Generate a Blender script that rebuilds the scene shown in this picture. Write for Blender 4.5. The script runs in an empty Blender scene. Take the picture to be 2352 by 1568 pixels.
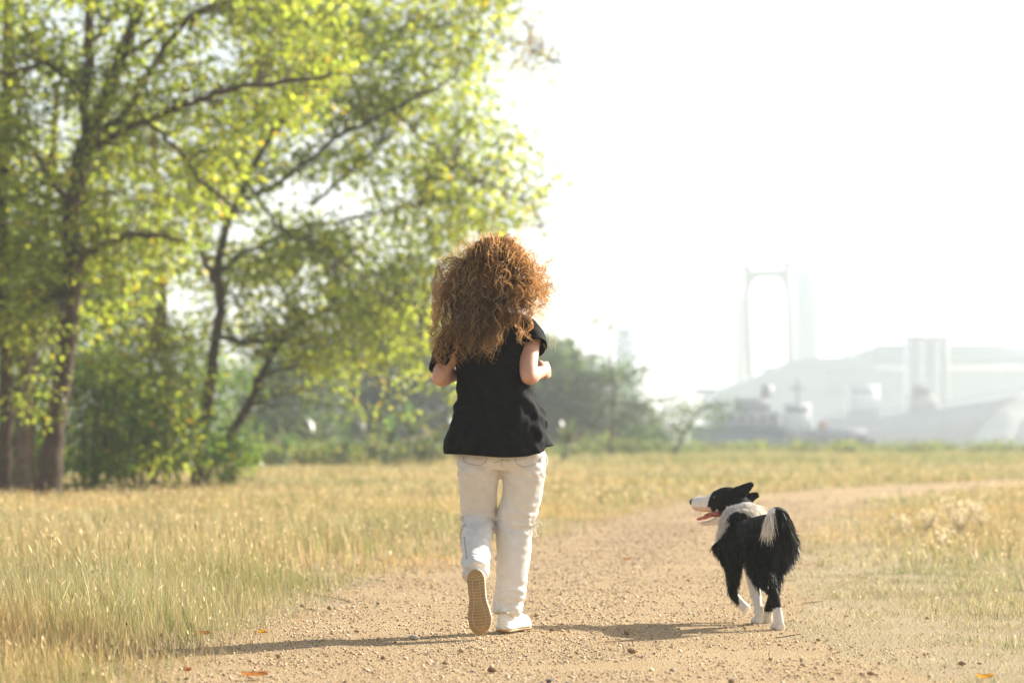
import bpy, math, random
import numpy as np
from mathutils import Vector, Matrix, noise as mnoise

# ------------------------------------------------------------------ camera, sky, sun, exposure
scene = bpy.context.scene
COL = scene.collection
CAM_H = 0.82            # camera height above the path
HORIZON = 1000.0        # row of the horizon in the 2352 x 1568 view of the photograph
FPX = 85.0 / 36.0 * 2352.0
cam_data = bpy.data.cameras.new('camera')
cam = bpy.data.objects.new('camera', cam_data)
COL.objects.link(cam)
cam.location = (0, 0, CAM_H)
cam.rotation_euler = (math.radians(90), 0, 0)
cam_data.lens = 85.0
cam_data.sensor_width = 36.0
cam_data.shift_y = (HORIZON - 784.0) / 2352.0
cam_data.clip_start = 0.1
cam_data.clip_end = 6000
cam_data.dof.use_dof = True
cam_data.dof.focus_distance = 9.95
cam_data.dof.aperture_fstop = 2.5
cam_data.dof.aperture_blades = 0
scene.camera = cam

SUN_EL = math.radians(29)
SUN_DIR = Vector((0.80 * math.cos(SUN_EL), 0.60 * math.cos(SUN_EL), math.sin(SUN_EL)))   # towards the sun
world = bpy.data.worlds.new('World')
scene.world = world
world.use_nodes = True
wn = world.node_tree
wn.nodes.clear()
w_out = wn.nodes.new('ShaderNodeOutputWorld')
w_bg = wn.nodes.new('ShaderNodeBackground')
w_sky = wn.nodes.new('ShaderNodeTexSky')
w_hsv = wn.nodes.new('ShaderNodeHueSaturation')
w_sky.sky_type = 'NISHITA'
w_sky.sun_disc = False
w_sky.sun_elevation = SUN_EL
w_sky.sun_rotation = math.atan2(SUN_DIR.x, SUN_DIR.y)
w_sky.air_density = 1.0
w_sky.dust_density = 2.5
w_sky.ozone_density = 1.0
w_hsv.inputs['Saturation'].default_value = 0.55
w_bg.inputs['Strength'].default_value = 0.08
wn.links.new(w_sky.outputs[0], w_hsv.inputs['Color'])
wn.links.new(w_hsv.outputs[0], w_bg.inputs['Color'])
wn.links.new(w_bg.outputs[0], w_out.inputs['Surface'])

sun_data = bpy.data.lights.new('sun', 'SUN')
sun_data.energy = 5.0
sun_data.angle = math.radians(0.53)
sun_data.color = (1.0, 0.93, 0.81)
sun = bpy.data.objects.new('sun', sun_data)
COL.objects.link(sun)
sun.location = (40, 30, 40)
sun.rotation_euler = SUN_DIR.to_track_quat('Z', 'Y').to_euler()

scene.view_settings.view_transform = 'Standard'
scene.view_settings.look = 'None'
scene.view_settings.exposure = 1.35
scene.view_settings.gamma = 1.0
scene.view_settings.use_curve_mapping = False
scene.render.engine = 'CYCLES'
scene.cycles.use_denoising = True
scene.cycles.max_bounces = 8
scene.cycles.diffuse_bounces = 4
scene.cycles.glossy_bounces = 2
scene.cycles.transmission_bounces = 5
scene.cycles.volume_bounces = 1
scene.cycles.transparent_max_bounces = 8
scene.cycles.caustics_reflective = False
scene.cycles.caustics_refractive = False
scene.cycles.sample_clamp_indirect = 6.0

# ------------------------------------------------------------------ helpers
RNG = np.random.default_rng(11)

def W(px, py, d):
    """A point at distance d seen at (px, py) of the 2352 x 1568 view."""
    return np.array(((px - 1176.0) / FPX * d, d, CAM_H + (HORIZON - py) / FPX * d))

def G(px, py, z=0.0):
    """The point of the ground seen at (px, py)."""
    d = FPX * (CAM_H - z) / (py - HORIZON)
    return np.array(((px - 1176.0) / FPX * d, d, z))

def tag(o, label=None, category=None, group=None, kind=None):
    if label: o['label'] = label
    if category: o['category'] = category
    if group: o['group'] = group
    if kind: o['kind'] = kind
    return o

def empty(name, loc):
    o = bpy.data.objects.new(name, None)
    o.empty_display_size = 0.2
    o.location = loc
    COL.objects.link(o)
    return o

def mesh_data(name, verts, faces, mats=(), cols=None, smooth=False, mat_idx=None):
    verts = np.asarray(verts, dtype=np.float32).reshape(-1, 3)
    if isinstance(faces, np.ndarray): faces = [faces]
    faces = [np.asarray(f, dtype=np.int32) for f in faces if len(f)]
    me = bpy.data.meshes.new(name)
    me.vertices.add(len(verts))
    me.vertices.foreach_set('co', verts.ravel())
    loops = np.concatenate([f.ravel() for f in faces])
    tot = np.concatenate([np.full(len(f), f.shape[1], dtype=np.int32) for f in faces])
    start = np.concatenate([[0], np.cumsum(tot)[:-1]]).astype(np.int32)
    me.loops.add(len(loops))
    me.loops.foreach_set('vertex_index', loops)
    me.polygons.add(len(tot))
    me.polygons.foreach_set('loop_start', start)
    me.polygons.foreach_set('loop_total', tot)
    if smooth:
        me.polygons.foreach_set('use_smooth', np.ones(len(tot), dtype=bool))
    for m in mats: me.materials.append(m)
    if mat_idx is not None:
        me.polygons.foreach_set('material_index', np.asarray(mat_idx, dtype=np.int32))
    if cols is not None:
        cols = np.asarray(cols, dtype=np.float32)
        if cols.shape[1] == 3: cols = np.hstack([cols, np.ones((len(cols), 1), np.float32)])
        a = me.color_attributes.new('Col', 'FLOAT_COLOR', 'POINT')
        a.data.foreach_set('color', cols.ravel())
    me.update(calc_edges=True)
    me.validate()
    return me

def obj(name, verts, faces, mat, parent=None, cols=None, smooth=False, loc=None):
    """One mesh object; verts are world coordinates unless loc is given; re-based on the parent's place."""
    verts = np.asarray(verts, dtype=np.float64).reshape(-1, 3)
    base = np.zeros(3)
    if parent is not None:
        q = parent
        while q is not None:
            base = base + np.array(q.location); q = q.parent
    if loc is not None:
        base_o = np.asarray(loc, float)
    else:
        base_o = base if parent is not None else np.zeros(3)
    me = mesh_data(name, verts - base_o, faces, [mat] if mat else [], cols, smooth)
    o = bpy.data.objects.new(name, me)
    COL.objects.link(o)
    if parent is not None:
        o.parent = parent
        o.location = base_o - base
    else:
        o.location = base_o
    return o

class MB:
    """Collects geometry for one mesh."""
    def __init__(s): s.v, s.f, s.c, s.n = [], {}, [], 0
    def add(s, v, faces, col=None):
        v = np.asarray(v, float).reshape(-1, 3)
        if isinstance(faces, np.ndarray): faces = [faces]
        for f in faces:
            f = np.asarray(f, dtype=np.int64)
            if len(f): s.f.setdefault(f.shape[1], []).append(f + s.n)
        s.v.append(v); s.n += len(v)
        c = np.ones((len(v), 3)) if col is None else np.broadcast_to(np.asarray(col, float), (len(v), 3))
        s.c.append(c)
    def get(s):
        return np.concatenate(s.v), [np.concatenate(x) for x in s.f.values()], np.concatenate(s.c)
    def build(s, name, mat, parent=None, smooth=False, loc=None, use_cols=True):
        v, f, c = s.get()
        return obj(name, v, f, mat, parent, c if use_cols else None, smooth, loc)

def box(a, b):
    (x0, y0, z0), (x1, y1, z1) = a, b
    v = np.array([[x0,y0,z0],[x1,y0,z0],[x1,y1,z0],[x0,y1,z0],[x0,y0,z1],[x1,y0,z1],[x1,y1,z1],[x0,y1,z1]], float)
    f = np.array([[0,3,2,1],[4,5,6,7],[0,1,5,4],[1,2,6,5],[2,3,7,6],[3,0,4,7]])
    return v, f

def norm(v): 
    v = np.asarray(v, float)
    return v / (np.linalg.norm(v, axis=-1, keepdims=True) + 1e-12)

def catmull(P, n):
    P = np.asarray(P, float)
    if len(P) == 2:
        t = np.linspace(0, 1, n)[:, None]
        return P[0] * (1 - t) + P[1] * t
    Q = np.vstack([2 * P[0] - P[1], P, 2 * P[-1] - P[-2]])
    t = np.linspace(0, len(P) - 1 - 1e-9, n)
    i = t.astype(int); u = (t - i)[:, None]
    a, b, c, d = Q[i], Q[i + 1], Q[i + 2], Q[i + 3]
    return 0.5 * (2*b + (c - a)*u + (2*a - 5*b + 4*c - d)*u**2 + (3*b - a - 3*c + d)*u**3)

def frames(P):
    T = norm(np.gradient(P, axis=0))
    ref = np.array([0, 1.0, 0.01]) if abs(T[0][1]) < 0.8 else np.array([1.0, 0, 0.01])
    N = np.zeros_like(P); B = np.zeros_like(P)
    n = norm(ref - T[0] * np.dot(ref, T[0]))
    for i in range(len(P)):
        n = norm(n - T[i] * np.dot(n, T[i]))
        N[i] = n; B[i] = np.cross(T[i], n)
    return T, N, B

def tube(P, R, n=8, cap=True, ry=None, jitter=0.0, rng=None):
    """Tube along P with radii R (along B) and ry (along N)."""
    P = np.asarray(P, float); R = np.broadcast_to(np.asarray(R, float), (len(P),))
    ry = R if ry is None else np.broadcast_to(np.asarray(ry, float), (len(P),))
    T, N, B = frames(P)
    a = np.linspace(0, 2 * math.pi, n, endpoint=False)
    off = np.cos(a)[None, :, None] * B[:, None, :] * R[:, None, None] + np.sin(a)[None, :, None] * N[:, None, :] * ry[:, None, None]
    if jitter: off = off * (1 + jitter * (rng or RNG).standard_normal((len(P), n, 1)))
    v = (P[:, None, :] + off).reshape(-1, 3)
    m = len(P)
    i, j = np.meshgrid(np.arange(m - 1), np.arange(n), indexing='ij')
    k = (j + 1) % n
    q = np.stack([i*n + j, i*n + k, (i+1)*n + k, (i+1)*n + j], -1).reshape(-1, 4)
    fs = [q]
    if cap:
        v = np.vstack([v, P[0], P[-1]])
        j = np.arange(n); k = (j + 1) % n
        t0 = np.stack([np.full(n, m*n), k, j], -1)
        t1 = np.stack([np.full(n, m*n + 1), (m-1)*n + j, (m-1)*n + k], -1)
        fs.append(np.vstack([t0, t1]))
    return v, fs

def ellipsoid(c, r, nu=16, nv=10, rot=None):
    th = np.linspace(0, math.pi, nv + 1); ph = np.linspace(0, 2*math.pi, nu, endpoint=False)
    v = [[0, 0, 1]]
    for t in th[1:-1]:
        for p in ph: v.append([math.sin(t)*math.cos(p), math.sin(t)*math.sin(p), math.cos(t)])
    v.append([0, 0, -1]); v = np.array(v) * np.asarray(r)
    if rot is not None: v = v @ np.asarray(rot).T
    v = v + np.asarray(c)
    tri, quad = [], []
    for j in range(nu):
        k = (j + 1) % nu
        tri.append([0, 1 + j, 1 + k])
        tri.append([len(v) - 1, 1 + (nv-2)*nu + k, 1 + (nv-2)*nu + j])
        for i in range(nv - 2):
            quad.append([1 + i*nu + j, 1 + (i+1)*nu + j, 1 + (i+1)*nu + k, 1 + i*nu + k])
    return v, [np.array(tri), np.array(quad)]

def remesh(mb, voxel, smooth_iter=2, lam=0.5):
    """Union of closed shapes as one continuous skin: (verts, faces)."""
    v, f, c = mb.get()
    me = mesh_data('tmp', v, f)
    o = bpy.data.objects.new('tmp', me); COL.objects.link(o)
    m = o.modifiers.new('r', 'REMESH'); m.mode = 'VOXEL'; m.voxel_size = voxel; m.adaptivity = 0
    dg = bpy.context.evaluated_depsgraph_get(); dg.update()
    e = o.evaluated_get(dg); em = e.to_mesh()
    nv = np.zeros(len(em.vertices) * 3, np.float32); em.vertices.foreach_get('co', nv)
    nv = nv.reshape(-1, 3).astype(float)
    lt = np.zeros(len(em.polygons), np.int32); em.polygons.foreach_get('loop_total', lt)
    li = np.zeros(len(em.loops), np.int32); em.loops.foreach_get('vertex_index', li)
    ls = np.zeros(len(em.polygons), np.int32); em.polygons.foreach_get('loop_start', ls)
    fs = []
    for k in np.unique(lt):
        s = ls[lt == k]
        fs.append(li[s[:, None] + np.arange(k)[None, :]])
    e.to_mesh_clear()
    bpy.data.objects.remove(o); bpy.data.meshes.remove(me)
    for it in range(smooth_iter): nv = laplace(nv, fs, lam)
    return nv, fs

def laplace(v, fs, lam):
    acc = np.zeros_like(v); cnt = np.zeros(len(v))
    for f in fs:
        k = f.shape[1]
        for a in range(k):
            i, j = f[:, a], f[:, (a + 1) % k]
            np.add.at(acc, i, v[j]); np.add.at(cnt, i, 1)
            np.add.at(acc, j, v[i]); np.add.at(cnt, j, 1)
    return v + lam * (acc / np.maximum(cnt, 1)[:, None] - v)

def vnormals(v, fs):
    n = np.zeros_like(v)
    for f in fs:
        fn = np.cross(v[f[:, 1]] - v[f[:, 0]], v[f[:, 2]] - v[f[:, 0]])
        for a in range(f.shape[1]): np.add.at(n, f[:, a], fn)
    return norm(n)

def fbm(p, scale=1.0, oct=3):
    """Smooth noise in about -1..1 at the points p (n, 3)."""
    out = np.empty(len(p))
    for i, q in enumerate(p): out[i] = mnoise.fractal(Vector(q) * scale, 1.0, 2.0, oct)
    return out

def vnoise2(x, y, s, seed=0):
    """Fast lattice noise 0..1."""
    x = np.asarray(x) / s; y = np.asarray(y) / s
    xi = np.floor(x).astype(np.int64); yi = np.floor(y).astype(np.int64)
    fx = x - xi; fy = y - yi
    fx = fx*fx*(3 - 2*fx); fy = fy*fy*(3 - 2*fy)
    def h(a, b):
        n = (a * 374761393 + b * 668265263 + seed * 974634777) & 0x7fffffff
        n = ((n ^ (n >> 13)) * 1274126177) & 0x7fffffff
        return ((n ^ (n >> 16)) & 0xffff) / 65535.0
    return (h(xi, yi)*(1-fx)*(1-fy) + h(xi+1, yi)*fx*(1-fy) + h(xi, yi+1)*(1-fx)*fy + h(xi+1, yi+1)*fx*fy)

# ------------------------------------------------------------------ materials
def new_mat(name):
    m = bpy.data.materials.new(name); m.use_nodes = True
    nt = m.node_tree; nt.nodes.clear()
    out = nt.nodes.new('ShaderNodeOutputMaterial')
    return m, nt, out

def principled(name, color=(0.5, 0.5, 0.5), rough=0.6, spec=0.4, vary=0.15, scale=20.0, bump=0.0, bump_scale=80.0,
               attr=False, trans=0.0, trans_gain=1.0, metallic=0.0, trans_tint=None, sheen=0.0):
    m, nt, out = new_mat(name)
    N = nt.nodes.new; L = nt.links.new
    bs = N('ShaderNodeBsdfPrincipled')
    bs.inputs['Roughness'].default_value = rough
    bs.inputs['Specular IOR Level'].default_value = spec
    bs.inputs['Metallic'].default_value = metallic
    if sheen:
        bs.inputs['Sheen Weight'].default_value = sheen
    co = N('ShaderNodeTexCoord')
    base = None
    if attr:
        at = N('ShaderNodeAttribute'); at.attribute_name = 'Col'
        base = at.outputs['Color']
    else:
        rgb = N('ShaderNodeRGB'); rgb.outputs[0].default_value = (*color, 1); base = rgb.outputs[0]
    if vary:
        no = N('ShaderNodeTexNoise'); no.inputs['Scale'].default_value = scale; no.inputs['Detail'].default_value = 4
        L(co.outputs['Object'], no.inputs['Vector'])
        mr = N('ShaderNodeMapRange')
        mr.inputs['From Min'].default_value = 0.3; mr.inputs['From Max'].default_value = 0.7
        mr.inputs['To Min'].default_value = 1 - vary; mr.inputs['To Max'].default_value = 1 + vary
        L(no.outputs[0], mr.inputs['Value'])
        mx = N('ShaderNodeVectorMath'); mx.operation = 'SCALE'
        L(base, mx.inputs[0]); L(mr.outputs[0], mx.inputs['Scale'])
        base = mx.outputs[0]
    L(base, bs.inputs['Base Color'])
    if bump:
        nb = N('ShaderNodeTexNoise'); nb.inputs['Scale'].default_value = bump_scale; nb.inputs['Detail'].default_value = 5
        L(co.outputs['Object'], nb.inputs['Vector'])
        bm = N('ShaderNodeBump'); bm.inputs['Strength'].default_value = bump; bm.inputs['Distance'].default_value = 0.02
        L(nb.outputs[0], bm.inputs['Height']); L(bm.outputs[0], bs.inputs['Normal'])
    if trans:
        tr = N('ShaderNodeBsdfTranslucent')
        sc = N('ShaderNodeVectorMath'); sc.operation = 'MULTIPLY'
        tt = trans_tint or (trans_gain,) * 3
        sc.inputs[1].default_value = tt
        L(base, sc.inputs[0]); L(sc.outputs[0], tr.inputs['Color'])
        mix = N('ShaderNodeMixShader'); mix.inputs[0].default_value = trans
        L(bs.outputs[0], mix.inputs[1]); L(tr.outputs[0], mix.inputs[2])
        L(mix.outputs[0], out.inputs['Surface'])
    else:
        L(bs.outputs[0], out.inputs['Surface'])
    return m

# ------------------------------------------------------------------ ground, path, river
PATH_C = np.array([[0.0, -6], [0.02, 2], [0.06, 8], [0.15, 11.4], [0.50, 15.2], [1.20, 19.8], [2.45, 26.8], [4.4, 32.5], [7.0, 38.5], [12.0, 46], [20, 54], [34, 64]])
PATH_S = catmull(PATH_C, 400)
def path_side(x, y):
    """Signed sideways distance from the middle of the path (left negative)."""
    s = np.interp(y, PATH_S[:, 1], PATH_S[:, 0])
    sl = np.interp(y, PATH_S[:, 1], np.gradient(PATH_S[:, 0], PATH_S[:, 1]))
    return (np.asarray(x) - s) / np.sqrt(1 + sl * sl)
def path_half(y):
    return np.interp(y, [0, 8, 11, 15, 20, 27, 60], [1.35, 1.28, 1.22, 1.2, 1.08, 1.15, 1.2])

def soil_material(name, c1, c2, c3, scale):
    m, nt, out = new_mat(name); N = nt.nodes.new; L = nt.links.new
    co = N('ShaderNodeTexCoord')
    n1 = N('ShaderNodeTexNoise'); n1.inputs['Scale'].default_value = scale; n1.inputs['Detail'].default_value = 6; n1.inputs['Roughness'].default_value = 0.65
    n2 = N('ShaderNodeTexNoise'); n2.inputs['Scale'].default_value = scale * 40; n2.inputs['Detail'].default_value = 5; n2.inputs['Roughness'].default_value = 0.7
    n3 = N('ShaderNodeTexVoronoi'); n3.inputs['Scale'].default_value = scale * 110
    for n in (n1, n2, n3): L(co.outputs['Object'], n.inputs['Vector'])
    r = N('ShaderNodeValToRGB'); r.color_ramp.elements[0].position = 0.34; r.color_ramp.elements[0].color = (*c1, 1)
    r.color_ramp.elements[1].position = 0.68; r.color_ramp.elements[1].color = (*c2, 1)
    L(n1.outputs[0], r.inputs[0])
    r2 = N('ShaderNodeValToRGB'); r2.color_ramp.elements[0].position = 0.42; r2.color_ramp.elements[0].color = (0, 0, 0, 1)
    r2.color_ramp.elements[1].position = 0.62; r2.color_ramp.elements[1].color = (1, 1, 1, 1)
    L(n2.outputs[0], r2.inputs[0])
    mx = N('ShaderNodeMix'); mx.data_type = 'RGBA'; mx.inputs[7].default_value = (*c3, 1)
    ml = N('ShaderNodeMath'); ml.operation = 'MULTIPLY'; ml.inputs[1].default_value = 0.55
    L(r2.outputs[0], ml.inputs[0]); L(ml.outputs[0], mx.inputs[0]); L(r.outputs[0], mx.inputs[6])
    bs = N('ShaderNodeBsdfPrincipled'); bs.inputs['Roughness'].default_value = 0.95; bs.inputs['Specular IOR Level'].default_value = 0.15
    L(mx.outputs[2], bs.inputs['Base Color'])
    ad = N('ShaderNodeMath'); ad.operation = 'ADD'; L(n2.outputs[0], ad.inputs[0]); L(n3.outputs[0], ad.inputs[1])
    bm = N('ShaderNodeBump'); bm.inputs['Strength'].default_value = 0.7; bm.inputs['Distance'].default_value = 0.012
    L(ad.outputs[0], bm.inputs['Height']); L(bm.outputs[0], bs.inputs['Normal'])
    L(bs.outputs[0], out.inputs['Surface'])
    return m

M_field = soil_material('field_soil', (0.31, 0.235, 0.135), (0.39, 0.30, 0.18), (0.24, 0.19, 0.10), 0.8)
M_path = soil_material('path_soil', (0.38, 0.27, 0.145), (0.47, 0.345, 0.195), (0.26, 0.17, 0.09), 1.3)
BANK = 126.0
def ground_z(x, y):
    z = np.where(y > BANK, -np.clip((y - BANK) * 0.35, 0, 5.5), 0.0)
    far = np.clip((y - 420) / 20, 0, 1)
    return z * (1 - far) + far * (-1.0)
ys = np.concatenate([np.arange(-60, 130, 2.0), np.arange(130, 160, 2.0), np.arange(160, 420, 20.0), np.arange(420, 445, 4.0), np.arange(460, 1400, 60.0)])
xs = np.concatenate([np.arange(-1300, -80, 61.0), np.arange(-80, 80.1, 4.0), np.arange(141, 1330, 61.0)])
XX, YY = np.meshgrid(xs, ys, indexing='xy')
ZZ = ground_z(XX, YY)
nv_, nh_ = XX.shape
i, j = np.meshgrid(np.arange(nv_ - 1), np.arange(nh_ - 1), indexing='ij')
q = np.stack([i*nh_ + j, i*nh_ + j + 1, (i+1)*nh_ + j + 1, (i+1)*nh_ + j], -1).reshape(-1, 4)
tag(obj('ground', np.stack([XX, YY, ZZ], -1).reshape(-1, 3), q, M_field, smooth=True), kind='structure')

# the path: a ribbon with ragged edges, 4 mm above the field
py = np.concatenate([np.arange(-5, 40, 0.12), np.arange(40, 63, 0.5)])
pc = np.interp(py, PATH_S[:, 1], PATH_S[:, 0])
sl = np.interp(py, PATH_S[:, 1], np.gradient(PATH_S[:, 0], PATH_S[:, 1]))
hw = path_half(py) * np.sqrt(1 + sl**2)
eL = hw + 0.45*(vnoise2(py, py*0, 0.9, 1) - .5) + 0.24*(vnoise2(py, py*0, 0.25, 2) - .5)
eR = hw + 0.40*(vnoise2(py, py*0, 1.1, 3) - .5) + 0.2*(vnoise2(py, py*0, 0.25, 4) - .5)
K = 9
u = np.linspace(0, 1, K)
PX = (pc - eL)[:, None] * (1 - u) + (pc + eR)[:, None] * u
PY = np.repeat(py[:, None], K, 1)
PZ = 0.004 + 0.002 * np.sin(np.pi * u)[None, :] * (0.6 + 0.6 * vnoise2(PX, PY, 0.8, 5)) 
i, j = np.meshgrid(np.arange(len(py) - 1), np.arange(K - 1), indexing='ij')
q = np.stack([i*K + j, i*K + j + 1, (i+1)*K + j + 1, (i+1)*K + j], -1).reshape(-1, 4)
tag(obj('path', np.stack([PX, PY, PZ], -1).reshape(-1, 3), q, M_path, smooth=True), kind='structure')

# the river
m, nt, out = new_mat('river_water')
bs = nt.nodes.new('ShaderNodeBsdfPrincipled'); bs.inputs['Base Color'].default_value = (0.12, 0.13, 0.11, 1); bs.inputs['Roughness'].default_value = 0.15
nz = nt.nodes.new('ShaderNodeTexNoise'); nz.inputs['Scale'].default_value = 0.8; nz.inputs['Detail'].default_value = 4
tc = nt.nodes.new('ShaderNodeTexCoord'); nt.links.new(tc.outputs['Object'], nz.inputs['Vector'])
bm = nt.nodes.new('ShaderNodeBump'); bm.inputs['Strength'].default_value = 0.3; nt.links.new(nz.outputs[0], bm.inputs['Height']); nt.links.new(bm.outputs[0], bs.inputs['Normal'])
nt.links.new(bs.outputs[0], out.inputs['Surface'])
v, f = np.array([[-1280, 133.5, -2.6], [1280, 133.5, -2.6], [1280, 431, -2.6], [-1280, 431, -2.6]]), np.array([[0, 1, 2, 3]])
tag(obj('river', v, f, m), kind='structure')

# hazy air
def haze():
    v, f = box((-1380, -120, -7.0), (1380, 1440, 60))
    m, nt, out = new_mat('hazy_air')
    pv = nt.nodes.new('ShaderNodeVolumePrincipled')
    pv.inputs['Color'].default_value = (0.86, 0.95, 1.0, 1)
    pv.inputs['Density'].default_value = 0.00088
    pv.inputs['Anisotropy'].default_value = 0.35
    nt.links.new(pv.outputs[0], out.inputs['Volume'])
    o = obj('haze', v, f, m)
    tag(o, 'pale hazy air over the field and river', 'haze', kind='stuff')
haze()

# ------------------------------------------------------------------ far bank: bridge, towers, halls, ships
M_conc = principled('pale_concrete', (0.36, 0.35, 0.33), 0.8, vary=0.1, scale=0.3)
M_bluew = principled('blue_grey_cladding', (0.22, 0.30, 0.34), 0.6, vary=0.1, scale=0.2)
M_blued = principled('slate_blue_roof', (0.14, 0.20, 0.23), 0.6, vary=0.1, scale=0.2)
M_glass = principled('far_glass', (0.08, 0.11, 0.13), 0.2, spec=0.6, vary=0.1, scale=0.3)
M_white = principled('ship_white_paint', (0.72, 0.72, 0.72), 0.5, vary=0.08, scale=0.8)
M_hull = principled('navy_hull_paint', (0.012, 0.05, 0.09), 0.5, vary=0.15, scale=0.7)
M_steel = principled('weathered_steel', (0.16, 0.15, 0.15), 0.6, vary=0.2, scale=1.0)
M_lav = principled('grey_ship_paint', (0.34, 0.34, 0.37), 0.55, vary=0.1, scale=0.4)
M_awn = principled('white_awning_cloth', (0.80, 0.80, 0.78), 0.8, vary=.05, scale=.5, trans=.6)
M_orange = principled('orange_paint', (0.45, 0.24, 0.14), 0.5, vary=0.1)

def P2(px, py, d): return W(px, py, d)
def pbox(x0, y0, x1, y1, d, depth):
    """A box whose front fills the given view rectangle at distance d."""
    a = W(x0, y1, d); b = W(x1, y0, d)
    return box((a[0], d, a[2]), (b[0], d + depth, b[2]))
def prism(poly, y0, y1):
    """Extrude an (x, z) outline from y0 to y1."""
    n = len(poly); p = np.asarray(poly, float)
    v = np.vstack([np.column_stack([p[:, 0], np.full(n, y0), p[:, 1]]), np.column_stack([p[:, 0], np.full(n, y1), p[:, 1]])])
    tri = []
    q = np.array([[i, (i+1) % n, n + (i+1) % n, n + i] for i in range(n)])
    import mathutils.geometry as mg
    t = mg.tessellate_polygon([[Vector((a, b, 0)) for a, b in p]])
    t = np.array(t)
    return v, [q, t, t[:, ::-1] + n]
GZ = -1.0   # level of the far bank

M_pyl = principled('bridge_concrete', (0.07, 0.08, 0.09), 0.8, vary=.1, scale=.3)
def bridge():
    d = 560.0
    base = W(1768, 900, d); t = empty('bridge_pylon', (base[0], d, GZ))
    for (xt, yt, xb) in ((1714.5, 618, 1727), (1809, 610, 1822)):
        top = W(xt, yt, d); bot = W(xb, 900, d); bot[2] = GZ
        P = np.array([bot + (top - bot) * s for s in np.linspace(0, 1, 8)])
        mb = MB(); mb.add(*tube(P, np.linspace(1.15, 0.75, 8), 4, ry=np.linspace(1.9, 1.3, 8)))
        mb.add(*box(top + [-1.1, -1.6, -0.2], top + [1.1, 1.6, 0.9]))
        mb.build('pylon_leg', M_pyl, t)
    a = W(1719, 622, d); b = W(1805, 618, d)
    xs = np.linspace(a[0], b[0], 25); zt = np.linspace(a[2], b[2], 25)
    s = np.abs(np.linspace(-1, 1, 25))
    zb = zt - 1.7 - 4.2 * s**5
    poly = list(zip(xs, zt)) + list(zip(xs[::-1], zb[::-1]))
    v, f = prism(poly, d - 1.2, d + 1.2); obj('cross_beam', v, f, M_pyl, t)
    a = W(1600, 893, d); b = W(2000, 893, d)
    v, f = box((a[0], d - 4, a[2] - 1.3), (b[0], d + 4, a[2])); obj('deck', v, f, M_pyl, t)
    for k in range(9):
        x = a[0] + 3 + k * (b[0] - a[0] - 6) / 8
        v, f = box((x - .6, d - 2, GZ - 1), (x + .6, d + 2, a[2] - 1.25)); obj('pier', v, f, M_pyl, t)
    tag(t, 'tall pale twin-legged bridge pylon with an arched cross beam', 'bridge')
bridge()

def tower(name, x0, y0, x1, d, depth, label, mat, floors, stripes):
    a = W(x0, y0, d); b = W(x1, y0, d)
    t = empty(name, ((a[0] + b[0]) / 2, d, GZ))
    v, f = box((a[0], d, GZ - 1), (b[0], d + depth, a[2])); obj('wall', v, f, mat, t)
    v, f = box((a[0] + .3, d + .5, a[2] - .2), (a[0] + (b[0]-a[0])*.7, d + depth * .8, a[2] + .6)); obj('roof_housing', v, f, mat, t)
    w = (b[0] - a[0]); h = a[2] - GZ
    for k in range(stripes):
        x = a[0] + w * (k + .5) / stripes
        mb = MB()
        for q in range(floors):
            z = GZ + 2 + (h - 4) * q / floors
            mb.add(*box((x - w/stripes*.32, d - .12, z), (x + w/stripes*.32, d + .3, z + (h-4)/floors*.62)))
        tag(mb.build('window', M_glass, t, use_cols=False), kind='stuff')
    tag(t, label, 'building')
tower('tower_block', 1836, 627, 1881, 610, 14, 'tall pale blue tower block standing right beside the bridge pylon', M_bluew, 22, 3)
tower('slender_tower', 1695, 668, 1711, 640, 8, 'slender pale high-rise half hidden behind the left bridge leg', M_conc, 20, 2)
tower('office_block', 1418, 758, 1460, 620, 12, 'lone pale blue office block rising over the hazy tree', M_bluew, 12, 3)

def hall():
    d = 520.0
    o = W(2100, 950, d); t = empty('warehouse', (o[0], d, GZ))
    pts = [(1648, 899), (1740, 862), (1792, 846), (1795, 834), (1820, 828), (1890, 820), (1961, 820), (1966, 812), (2012, 793), (2420, 793)]
    poly = [(W(x, y, d)[0], W(x, y, d)[2]) for x, y in pts]
    poly = [(poly[0][0], GZ - .5)] + poly + [(poly[-1][0], GZ - .5)]
    v, f = prism(poly[::-1], d, d + 40); obj('wall', v, f, M_bluew, t)
    a = W(2012, 793, d); b = W(2420, 836, d)
    v, f = box((a[0], d - .6, b[2]), (b[0], d + .5, a[2] + .3)); obj('roof_edge', v, f, M_blued, t)
    a = W(2012, 838, d); b = W(2420, 850, d)
    v, f = box((a[0], d - .4, b[2]), (b[0], d + .5, a[2])); obj('light_band', v, f, M_white, t)
    a = W(1900, 850, d); b = W(2060, 905, d)
    v, f = box((a[0], d - .5, b[2]), (b[0], d + .5, a[2])); obj('loading_door', v, f, M_blued, t)
    tag(t, 'long low pale blue warehouse with a stepped sloping roof', 'warehouse')
hall()

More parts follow.
